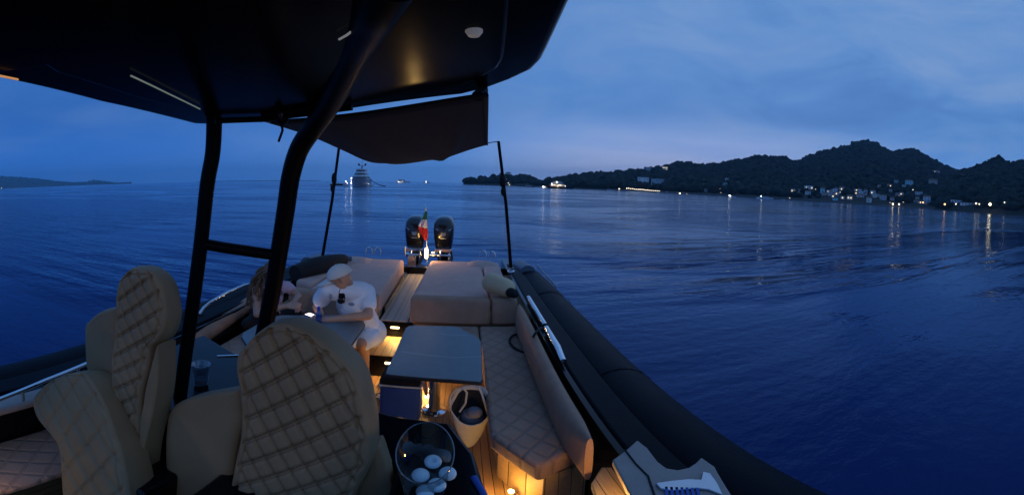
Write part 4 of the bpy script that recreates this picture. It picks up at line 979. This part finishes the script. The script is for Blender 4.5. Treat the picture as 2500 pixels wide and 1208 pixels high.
for nm, (p0, p1), lab in (('awning_pole', (Lb, Lt), 'black awning pole on the left side, behind the white cap'), ('awning_pole', (Rb, Rt), 'black awning pole on the right side of the boat')):
    b = MB(); mid = p0.lerp(p1, .52)+V((.02 if p0.x > 0 else .02, 0, 0)); b.tube([p0, p0.lerp(mid, .5), mid, mid.lerp(p1, .5), p1], [.026, .025, .024, .023, .022], 12)
    o = tag(b.build(nm, m_powder), lab, 'pole', 'awning poles')
    b = MB(); q = p0.lerp(p1, .70); b.ell(q, (.045, .045, .10), 10, 7); q = p0.lerp(p1, .62); b.ell(q, (.04, .04, .07), 10, 7); b.build('cloth_wrap', m_blackcloth, o)
    b = MB(); b.lathe([(0, 0), (.06, 0), (.055, .02), (.034, .03), (.034, .07), (0, .07)], (p0.x, p0.y, 1.245), 18); b.build('socket', m_steel, o)

# ------------------------------------------------------------------ flag
fb, ft = PD(1043, 640, 7.28), PD(1040, 512, 7.20)
fl = tag(MB().tube([fb, ft], [.011, .008], 10).build('flag_staff', m_white), 'green white and red ensign drooping from a white staff at the stern', 'flag')
b = MB(); b.ell(ft+V((0, 0, .012)), (.022, .022, .045), 10, 7); b.build('staff_finial', m_white, fl)
m_fg, m_fw, m_fr = mat('flag_green', (.02, .16, .07), .85), mat('flag_white', (.66, .62, .64), .85), mat('flag_red', (.48, .03, .035), .85)
rows = []; fr = [(516, 1038, 1043), (524, 1034, 1043), (532, 1031.5, 1043), (537.5, 1030, 1043), (544, 1027, 1043), (551, 1023, 1043.5), (557, 1020.5, 1044), (564, 1021, 1045), (572, 1025, 1045), (580, 1029, 1044), (589, 1034, 1042)]
for i in range(41):
    y, l, r = (lambda q: (516+(589-516)*i/40, *q))(interp_s(fr, 516+(589-516)*i/40)); rows.append([PD(l+(r-l)*k/16, y-(16-k)*.35*(i/40 > .3), 7.18+.05*math.sin(k*.9+i*.13)*(i/40)) for k in range(17)])
b = MB()
for i in range(40): b.grid(rows[i:i+2], 0 if i < 11 else (1 if i < 23 else 2))
b.build('flag_cloth', [m_fg, m_fw, m_fr], fl, autosm=False)
b = MB(); p = PD(1031, 549, 7.09)
b.bx(p.x-.018, p.x, p.y-.004, p.y, p.z, p.z+.03, 0); b.bx(p.x+.001, p.x+.019, p.y-.004, p.y, p.z, p.z+.03, 1); b.bx(p.x-.018, p.x, p.y-.004, p.y, p.z-.03, p.z-.001, 2); b.bx(p.x+.001, p.x+.019, p.y-.004, p.y, p.z-.03, p.z-.001, 3)
b.build('flag_crest', [m_fr, m_bcap, m_bcap, m_fw], fl, smooth=False)

# ------------------------------------------------------------------ tables
m_joint = mat('joint_strip', (.34, .35, .36), .4)
def table(px, z, foot, label, lines):
    c = V((foot[0], foot[1], FL)); o = thing('cockpit_table', label, 'table', c, 0, 'cockpit tables')
    pl = [PZ(x, y, z).xy for x, y in px]
    b = MB(); b.prism([tuple(p) for p in pl], z-.028, z-.004); b.build('table_edge', m_tedge, o, bevel=.008)
    ce = sum((V(p) for p in pl), V((0, 0)))/len(pl)
    b = MB(); b.prism([tuple(ce+(V(p)-ce)*.985) for p in pl], z-.0035, z+.002); t = b.build('table_top', m_table, o, bevel=.002)
    for q in lines:
        b = MB(); pts = [PZ(x, y, z+.0022) for x, y in q]
        for a, d in zip(pts, pts[1:]):
            s_ = (d-a).normalized(); s_ = V((-s_.y, s_.x, 0))*.006; b.add([a-s_, d-s_, d+s_, a+s_], [(0, 1, 2, 3)])
        b.build('fold_joint', m_joint, t, smooth=False)
    b = MB(); b.lathe([(.105, 0), (.10, .012), (.055, .022), (.048, .05), (.046, z-.04-FL), (.085, z-.035-FL), (.085, z-.030-FL)], c, 32); b.build('pedestal', m_chrome, o)
    return o
tR = [(940, 912), (944, 900), (960, 868), (976, 832), (990, 800), (998, 795), (1105, 796), (1120, 799), (1168, 824), (1175, 832), (1179, 926), (1174, 933), (1100, 927), (950, 915)]
table(tR, 1.25, (-.185, 3.20), 'grey clipped corner table in front of the right lounge, bag and cooler underneath', [[(980, 858), (1040, 866), (1110, 873), (1178, 869)], [(1075, 816), (1140, 818)]])
tL = [(588, 822), (592, 812), (650, 778), (682, 769), (860, 768), (886, 778), (892, 790), (872, 822), (852, 850), (836, 880), (600, 842)]
table(tL, 1.25, (-1.28, 3.15), 'grey table the man leans on, mostly hidden behind the near seat', [])

# ------------------------------------------------------------------ loose things
o = thing('cooler_bag', 'blue soft cooler bag with white piping under the right table', 'cooler bag', (-.42, 3.14, FL))
b = MB(); b.bx(-.60, -.285, 2.99, 3.25, FL+.005, .885); b.build('body', m_blue, o, bevel=.03)
b = MB(); b.bx(-.60, -.285, 2.985, 3.255, .905, .955); b.build('lid', m_blackcloth, o, bevel=.02)
b = MB(); b.tube([(-.605, 2.985, .895), (-.28, 2.985, .895), (-.28, 3.255, .895), (-.605, 3.255, .895)], .009, 8, closed=True); b.build('piping', m_white, o)
b = MB(); b.tube([(-.27, 3.02, .93), (-.245, 3.06, .80), (-.245, 3.14, .74), (-.265, 3.22, .86)], .010, 8); b.build('strap', m_grayc, o)

o = thing('tote_bag', 'cream canvas tote bag with rope handles standing below the right table', 'bag', (.09, 2.70, FL))
def totesec(t, k, n=32, inn=0):
    a = 2*PI*k/n; rx = (.028+.108*t**.62)-inn; ry = (.022+.10*t**.75)-inn; y = 2.66+.04*t+ry*math.sin(a)
    top = .80+1.05*(2.66+.04+ry*math.sin(a)-2.58); z = FL+.01+(min(1.02, top)-FL)*t
    return V((.085+.01*t+rx*math.cos(a)*(1+.07*math.sin(3*a+t*4)+.03*math.sin(7*a-t*9)), y, z))
b = MB(); b.grid([[totesec(j/14, k) for k in range(33)] for j in range(15)]+[[totesec(1-.0-j*.05, k, inn=.006) for k in range(33)] for j in range(3)]); b.add([totesec(0, k) for k in range(32)], [tuple(range(31, -1, -1))]); b.build('body', m_canvas, o, autosm=False)
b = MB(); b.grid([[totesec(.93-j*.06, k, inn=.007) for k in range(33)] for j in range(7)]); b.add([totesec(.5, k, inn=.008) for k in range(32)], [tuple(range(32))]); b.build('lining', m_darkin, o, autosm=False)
b = MB(); b.ell((.105, 2.72, .80), (.085, .085, .07)); b.ell((.12, 2.70, .85), (.06, .06, .05)); b.build('folded_towel', m_grayc, o)
for q in ([(1098, 985), (1100, 966), (1112, 950), (1130, 946), (1140, 958), (1136, 985), (1122, 1005)], [(1168, 945), (1176, 960), (1184, 985), (1192, 1015)]):
    b = MB(); b.tube([PD(x, y, 2.70) for x, y in q], .008, 8); b.build('handle', m_white, o)

# scooped clear bucket with white balls
bc = V((-.092, 1.175)); o = thing('glass_bucket', 'clear scooped glass bucket full of white balls on the black bar', 'bucket', (*bc, 1.42))
def bk(t, k, n=48, inn=0):
    a = 2*PI*k/n; r = .058+.030*t**.8-inn; hh = .135+.075*(1+math.sin(a)); return V((bc.x+r*math.cos(a), bc.y+r*math.sin(a), 1.423+inn+hh*t))
b = MB(); b.grid([[bk(j/12, k) for k in range(49)] for j in range(13)]); b.add([bk(0, k) for k in range(48)], [tuple(range(47, -1, -1))]); b.build('bucket_body', m_glass, o, autosm=False)
b = MB(); b.tube([bk(1, k) for k in range(48)], .0022, 8, closed=True); b.build('rim', glass_mat('rim_glass', (.25, .32, .38), .05, .8), o, autosm=False)
labs = ['white ball with a round hole facing up, topmost in the glass bucket', 'plain white ball at left in the glass bucket', 'plain white ball at right in the glass bucket', 'white ball lying lowest in front, centre of the glass bucket', 'white ball at bottom left of the glass bucket, below the plain left one']
for (x, y, D), lab in zip(((1057, 1127, 1.215), (1027, 1160, 1.165), (1093, 1156, 1.18), (1067, 1184, 1.13), (1038, 1200, 1.12)), labs):
    p = PD(x, y, D); v = (EYE-p).normalized(); b = MB()
    if 'hole' in lab or 'lowest' in lab:
        ax = (v+V((0.1, .1, .35))).normalized(); R = .0275
        prof = [(0, -R)]+[(R*math.sin(a), -R*math.cos(a)) for a in [PI*k/16 for k in range(1, 13)]]+[(R*.42, R*.90), (R*.34, R*.84), (R*.31, R*.55), (0, R*.5)]
        b.lathe(prof, p, 24, axis=ax)
    else: b.ell(p, .0275, 22, 14)
    tag(b.build('ball', m_ball, autosm=False), lab, 'ball', 'white balls in the bucket')
# plastic cup on the wet bar (left)
p = PZ(491, 937, 1.42); o = MB().lathe([(.0, .002), (.036, .002), (.036, 0), (.050, .128), (.052, .128), (.048, .125), (.034, .006), (0, .006)], (p.x, p.y, 1.421), 28).build('plastic_cup', m_plastic, autosm=False)
tag(o, 'clear plastic cup standing on the black bar between the two seats', 'cup')
b = MB(); b.tube([(p.x+.051*math.cos(2*PI*k/28), p.y+.051*math.sin(2*PI*k/28), 1.549) for k in range(28)], .0022, 6, closed=True); b.build('rim', m_plastic, o, autosm=False)
b = MB(); b.lathe([(0, .006), (.035, .006), (.039, .035), (0, .037)], (p.x, p.y, 1.421), 20); b.build('ice_water', mat('ice', (.35, .42, .5), .2, trans=.5), o)
# bottle on the man's table
p = PZ(778, 792, 1.254); o = tag(MB().lathe([(0, 0), (.030, 0), (.031, .02), (.030, .09), (.024, .115), (.012, .135), (.012, .15)], p, 20).build('water_bottle', m_bottle), 'small blue water bottle on the grey table beside the phone', 'bottle')
b = MB(); b.lathe([(.014, .145), (.0145, .17), (.0, .172)], p, 16); b.build('cap', m_bcap, o)
# phone
p = PZ(762, 771, 1.29); o = tag(MB().box(p, (.15, .07, .008), -.5).build('mobile_phone', m_tedge, bevel=.003, base=p), 'glowing mobile phone held over the table by the man in the cap', 'phone')
b = MB(); b.box(p+V((0, 0, .0055)), (.135, .06, .002), -.5); b.build('screen', emis('phone_screen', (1.0, .80, .86), 3.0), o, smooth=False)
# fender on the right
a, c = PZ(1200, 690, 1.41), PZ(1236, 703, 1.39); d = (c-a).normalized()
o = tag(MB().caps(a, c, .115, .105, 20).build('fender', m_cream), 'cream cylindrical fender lying at right end of the sunpads', 'fender')
e = c+d*.055+V((0, -.06, -.02)); b = MB(); b.caps(e, e+d*.05, .055, .05, 16); b.build('end_cap', m_blackcloth, o)
# rope loop over the side bolster
rp = [(1322, 800, 1.30), (1312, 808, 1.33), (1303, 820, 1.31), (1294, 840, 1.12), (1281, 859, 1.015), (1256, 849, 1.015), (1244, 833, 1.015), (1252, 819, 1.015), (1268, 816, 1.02), (1281, 829, 1.02), (1291, 847, 1.03), (1300, 870, 1.02), (1307, 890, 1.02)]
pp = [PZ(x, y, z) for x, y, z in rp]; sm = []
for i in range(len(pp)-1):
    q = [pp[min(max(i+o_, 0), len(pp)-1)] for o_ in (-1, 0, 1, 2)]
    for k in range(5):
        t = k/5; sm.append(.5*((2*q[1])+(q[2]-q[0])*t+(2*q[0]-5*q[1]+4*q[2]-q[3])*t*t+(3*q[1]-q[0]-3*q[2]+q[3])*t**3))
tag(MB().tube(sm, .011, 8).build('mooring_rope', m_blackcloth), 'black rope looped over the right bolster onto the lounge cushion', 'rope')

# ------------------------------------------------------------------ people
def hand(mb, w, fwd, side, palm, s=1.0, curl=.5):
    """palm and five bent fingers from the wrist; palm = direction the palm faces"""
    w, fwd, side, palm = V(w), V(fwd).normalized(), V(side).normalized(), V(palm).normalized()
    k = w+fwd*.085*s
    for u in (-.027, -.009, .009, .027): mb.caps(w+side*u*.7*s+fwd*.01, k+side*u*s, .014*s, .012*s, 8)
    for u, L in ((-.030, .058), (-.010, .074), (.010, .080), (.030, .070)):
        a = k+side*u*s; d1 = (fwd+palm*curl*.5).normalized(); b_ = a+d1*L*.45*s; d2 = (fwd+palm*curl*1.3).normalized(); c = b_+d2*L*.32*s; d3 = (fwd*.6+palm*curl*1.6).normalized(); e = c+d3*L*.26*s
        mb.caps(a, b_, .0088*s, .0082*s, 8); mb.caps(b_, c, .0082*s, .0076*s, 8); mb.caps(c, e, .0076*s, .006*s, 8)
    t0 = w+fwd*.025*s+side*.030*s; t1 = t0+(fwd*.6+side*.75+palm*.3).normalized()*.038*s; t2 = t1+(fwd*.9+side*.2+palm*.4).normalized()*.032*s
    mb.caps(t0, t1, .0115*s, .0095*s, 8); mb.caps(t1, t2, .0095*s, .007*s, 8)
def frame(f, upv):
    f = V(f).normalized(); s_ = f.cross(V(upv)).normalized(); u = s_.cross(f); return f, s_, u
def head(mb, c, f, upv, r=.095):
    f, s_, u = frame(f, upv); R = Matrix((s_, f, u)).transposed()
    mb.ell(c+u*.02, (r*.80, r*.98, r*1.02), 18, 12, R); mb.ell(c+f*.022-u*.045, (r*.62, r*.72, r*.72), 16, 10, R)
    mb.ell(c+f*.075-u*.09, (.022, .020, .018), 8, 6, R)                                  # chin
    mb.caps(c+f*.088+u*.012, c+f*.112-u*.022, .008, .0135, 8)                              # nose
    mb.ell(c+f*.082+u*.030, (.050, .016, .010), 10, 6, R)                                 # brow
    for sg in (-1, 1): mb.ell(c+s_*sg*r*.82-u*.005, (.010, .020, .030), 8, 6, R); mb.ell(c+f*.084+s_*sg*.031+u*.010, (.013, .010, .008), 8, 6, R)
    mb.ell(c+f*.088-u*.055, (.024, .012, .007), 8, 6, R)
# man in the white cap
man = thing('person', 'man in a white cap, white printed T-shirt and white shorts leaning on the grey table', 'person', (-.95, 3.9, 1.0))
pel = PD(893, 806, 4.02); nk = PD(853, 703, 3.73); hc = PD(832, 677, 3.60)
s1, s2 = PD(800, 708, 3.60), PD(897, 712, 3.80)
chest = s1.lerp(s2, .5).lerp(pel, .30); belly = nk.lerp(pel, .68)
e1_, h1 = PZ(772, 748, 1.335), PZ(784, 768, 1.305); e2_, h2 = PZ(900, 770, 1.335), PZ(800, 781, 1.305)
k1, k2 = PD(842, 838, 3.50), PD(882, 838, 3.60)
a1, a2 = PZ(850, 905, .63), PZ(893, 902, .63)
mf = V((-.86, -.32, -.38))
b = MB()
b.caps(pel, belly, .15, .135, 16); b.caps(belly, chest, .135, .15, 16); b.caps(s1.lerp(s2, .22), s1.lerp(s2, .78), .085, .085, 14); b.caps(chest, nk, .13, .07, 16)
b.caps(nk, hc+V((.03, .03, -.02)), .058, .055, 12); head(b, hc, mf, (0, 0, 1))
for s_, e_, h_ in ((s1, e1_, h1), (s2, e2_, h2)):
    b.caps(s_, e_, .056, .042, 12); b.caps(e_, e_.lerp(h_, .35), .043, .042, 12); b.caps(e_.lerp(h_, .35), h_, .042, .027, 12)
hand(b, h1, PZ(765, 773, 1.30)-h1, V((.3, -.9, .1)), (0, -.2, -1), 1, .7); hand(b, h2, PZ(770, 775, 1.30)-h2, V((.2, .9, .2)), (0, .2, -1), 1, .6)
for sg, k_, a_ in ((-1, k1, a1), (1, k2, a2)):
    hp = pel+V((.09*sg, 0, -.03)); b.caps(hp, k_, .082, .056, 14); b.caps(k_, k_.lerp(a_, .35)+V((0, .03, 0)), .055, .056, 12); b.caps(k_.lerp(a_, .35)+V((0, .03, 0)), a_, .056, .036, 12)
    b.caps(a_+V((0, .03, -.035)), a_+V((-.03, -.15, -.05)), .036, .030, 10)
remesh(b, 'body', m_skin, man, .0075, 3)
b = MB()
b.caps(pel+V((0, 0, .02)), belly, .165, .158, 18); b.caps(belly, chest, .158, .168, 18); b.caps(s1.lerp(s2, .16), s1.lerp(s2, .84), .098, .098, 16); b.caps(chest, nk.lerp(chest, .22), .145, .085, 16)
for s_, e_ in ((s1, e1_), (s2, e2_)): b.caps(s_, s_.lerp(e_, .55), .078, .082, 14)
for i in range(9): q = pel.lerp(chest, random.random()); d = V((random.uniform(-1, 1), random.uniform(-1, .3), random.uniform(-.3, .3))).normalized(); b.caps(q+d*.145, q+d*.15+V((random.uniform(-.08, .08), .02, -.10)), .016, .012, 8)
remesh(b, 't_shirt', m_cotton, man, .011, 3)
b = MB()
b.caps(pel+V((-.05, 0, -.02)), pel+V((.05, 0, -.02)), .163, .163, 16)
for sg, k_ in ((-1, k1), (1, k2)): hp = pel+V((.09*sg, 0, -.03)); b.caps(hp, hp.lerp(k_, .82), .104, .094, 14)
remesh(b, 'shorts', m_cotton, man, .011, 3)
f, s_, u = frame(mf, (0, 0, 1)); R = Matrix((s_, f, u)).transposed()
cc = hc+u*.035; rows = []
for i in range(13):
    t = PI/2*i/12; rows.append([cc+R@V((.104*math.cos(t)*math.cos(a), .118*math.cos(t)*math.sin(a), -.012+.098*math.sin(t))) for a in [2*PI*k/32 for k in range(33)]])
b = MB(); b.grid(rows); cp = b.build('cap', m_cap, man, solid=.006, autosm=False)
rows = []
for i in range(9):
    t = i/8; rows.append([cc+R@V((.104*math.sin(a)*(1-.10*t), .060+(.058+.105*t)*math.cos(a), -.006-.022*t-.020*math.sin(a)**2*(1-t))) for a in [PI*(k/20-.5)*.98 for k in range(21)]])
b = MB(); b.grid(rows); b.build('visor', m_cap, cp, solid=.006, autosm=False)
b = MB(); b.ell(cc+u*.088, .008, 8, 6); b.build('button', m_cap, cp)
# sunglasses hooked on the collar, folded and hanging
g0 = PD(834, 722, 3.42); b = MB(); Rg = Matrix.Rotation(.2, 3, 'Z')
b.box(g0, (.056, .012, .044), .2, taper=.85); b.ell(g0+V((-.006, -.006, -.046)), (.030, .009, .027), 12, 8, Rg); b.tube([g0+V((.026, 0, .016)), g0+V((.030, -.004, -.03)), g0+V((.022, -.006, -.066))], .0035, 6); b.caps(g0+V((.01, 0, -.02)), g0+V((.01, -.005, -.045)), .006, .006, 6); b.tube([g0+V((-.025, 0, .02)), g0+V((-.03, .06, .05))], .003, 6)
b.build('sunglasses', m_glassk, man)
for x, y, D, r in ((808, 724, 3.51, (.016, .006, .026)), (858, 742, 3.615, (.030, .006, .018))): MB().ell(PD(x, y, D), r, 10, 6).build('shirt_print', m_print, man)


# woman with long curly hair
wom = thing('person', 'woman with long curly brown hair, lilac top and black trousers on the left lounge', 'person', (-1.95, 3.75, 1.0))
pel = PZ(650, 772, 1.12); nk = PD(668, 694, 4.12); hc = PD(674, 660, 4.12); s1, s2 = PD(626, 708, 4.0), PD(700, 699, 4.28)
wf = V((.82, -.42, -.18)); chest = s1.lerp(s2, .5).lerp(pel, .30); belly = nk.lerp(pel, .66)
e1_ = PD(627, 767, 3.88); h1 = PD(700, 746, 3.83); e2_ = PD(728, 722, 4.15); h2 = PD(716, 741, 3.90)
k1, k2 = PZ(722, 764, 1.13), PZ(604, 792, 1.12); a1, a2 = PZ(740, 800, .75), PZ(660, 800, 1.05)
b = MB(); b.caps(pel, belly, .135, .11, 16); b.caps(belly, chest, .11, .12, 16); b.caps(s1.lerp(s2, .2), s1.lerp(s2, .8), .07, .07, 14); b.caps(chest, nk, .10, .055, 14); b.caps(nk, hc, .048, .048, 12); head(b, hc, wf, (0, 0, 1), .09)
for s_, e_, h_ in ((s1, e1_, h1), (s2, e2_, h2)):
    b.caps(s_, e_, .047, .037, 12); b.caps(e_, e_.lerp(h_, .35), .037, .035, 12); b.caps(e_.lerp(h_, .35), h_, .035, .023, 12)
hand(b, h1, V((.9, -.1, .1)), V((0, .5, .8)), (.2, .9, -.2), .92, .5); hand(b, h2, V((.6, -.6, -.1)), V((.5, .5, .4)), (-.2, .3, -.9), .92, .5)
for sg, k_, a_ in ((1, k1, a1), (-1, k2, a2)): b.caps(pel+V((.07*sg, 0, -.03)), k_, .075, .052, 14); b.caps(k_, a_, .05, .034, 12); b.caps(a_, a_+V((.10, -.06, -.05)), .034, .026, 10)
remesh(b, 'body', m_skin2, wom, .0075, 3)
b = MB(); b.caps(pel+V((0, 0, .08)), belly, .140, .125, 16); b.caps(belly, chest, .125, .138, 16); b.caps(s1.lerp(s2, .24), s1.lerp(s2, .80), .080, .080, 14); b.caps(s2, s2.lerp(e2_, .35), .062, .060, 12)
for i in range(7): q = belly.lerp(chest, random.random()); d = V((random.uniform(-.2, 1), random.uniform(-1, 0), 0)).normalized(); b.caps(q+d*.11, q+d*.115+V((.03, 0, -.09)), .016, .012, 8)
remesh(b, 'top', m_pink, wom, .011, 3)
b = MB(); b.caps(pel+V((-.05, 0, -.02)), pel+V((.05, 0, -.02)), .150, .150, 16)
for sg, k_, a_ in ((1, k1, a1), (-1, k2, a2)): b.caps(pel+V((.07*sg, 0, -.03)), k_, .092, .066, 14); b.caps(k_, a_, .064, .046, 12)
remesh(b, 'trousers', m_blackcloth, wom, .011, 3)
f, s_, u = frame(wf, (0, 0, 1)); b = MB(); R = Matrix((s_, f, u)).transposed()
b.ell(hc+u*.035-f*.022, (.088, .095, .085), 16, 10, R)
rh = random.Random(3)
for i in range(150):
    a = rh.uniform(-1.0, 1.0)*2.2; st_ = hc+R@V((.085*math.sin(a), -.085*math.cos(a)*.9-.01, .07*rh.uniform(-.6, 1)))
    en = PD(rh.uniform(600, 648), rh.uniform(700, 752), rh.uniform(3.88, 4.12)) if rh.random() < .8 else PD(rh.uniform(650, 690), rh.uniform(690, 722), rh.uniform(3.95, 4.1)); pts = []; ph = rh.uniform(0, 6)
    for k in range(11):
        t = k/10; p = st_.lerp(en, t); p += V((math.sin(ph+t*16), math.cos(ph+t*16), 0))*.013*min(1, t*3); p += (V((-.06, -.02, .05)))*math.sin(PI*t)*rh.uniform(.4, .6)*1.2; pts.append(p)
    b.tube(pts, [.010*(1-.55*k/10) for k in range(11)], 6)
b.build('hair', m_hair, wom)
S.render.engine = 'CYCLES'
S.view_settings.view_transform = 'Standard'; S.view_settings.look = 'None'; S.view_settings.exposure = 0; S.view_settings.gamma = 1
S.cycles.use_denoising = True
S.cycles.max_bounces = 8; S.cycles.transparent_max_bounces = 16; S.cycles.volume_bounces = 0
S.cycles.sample_clamp_indirect = 6
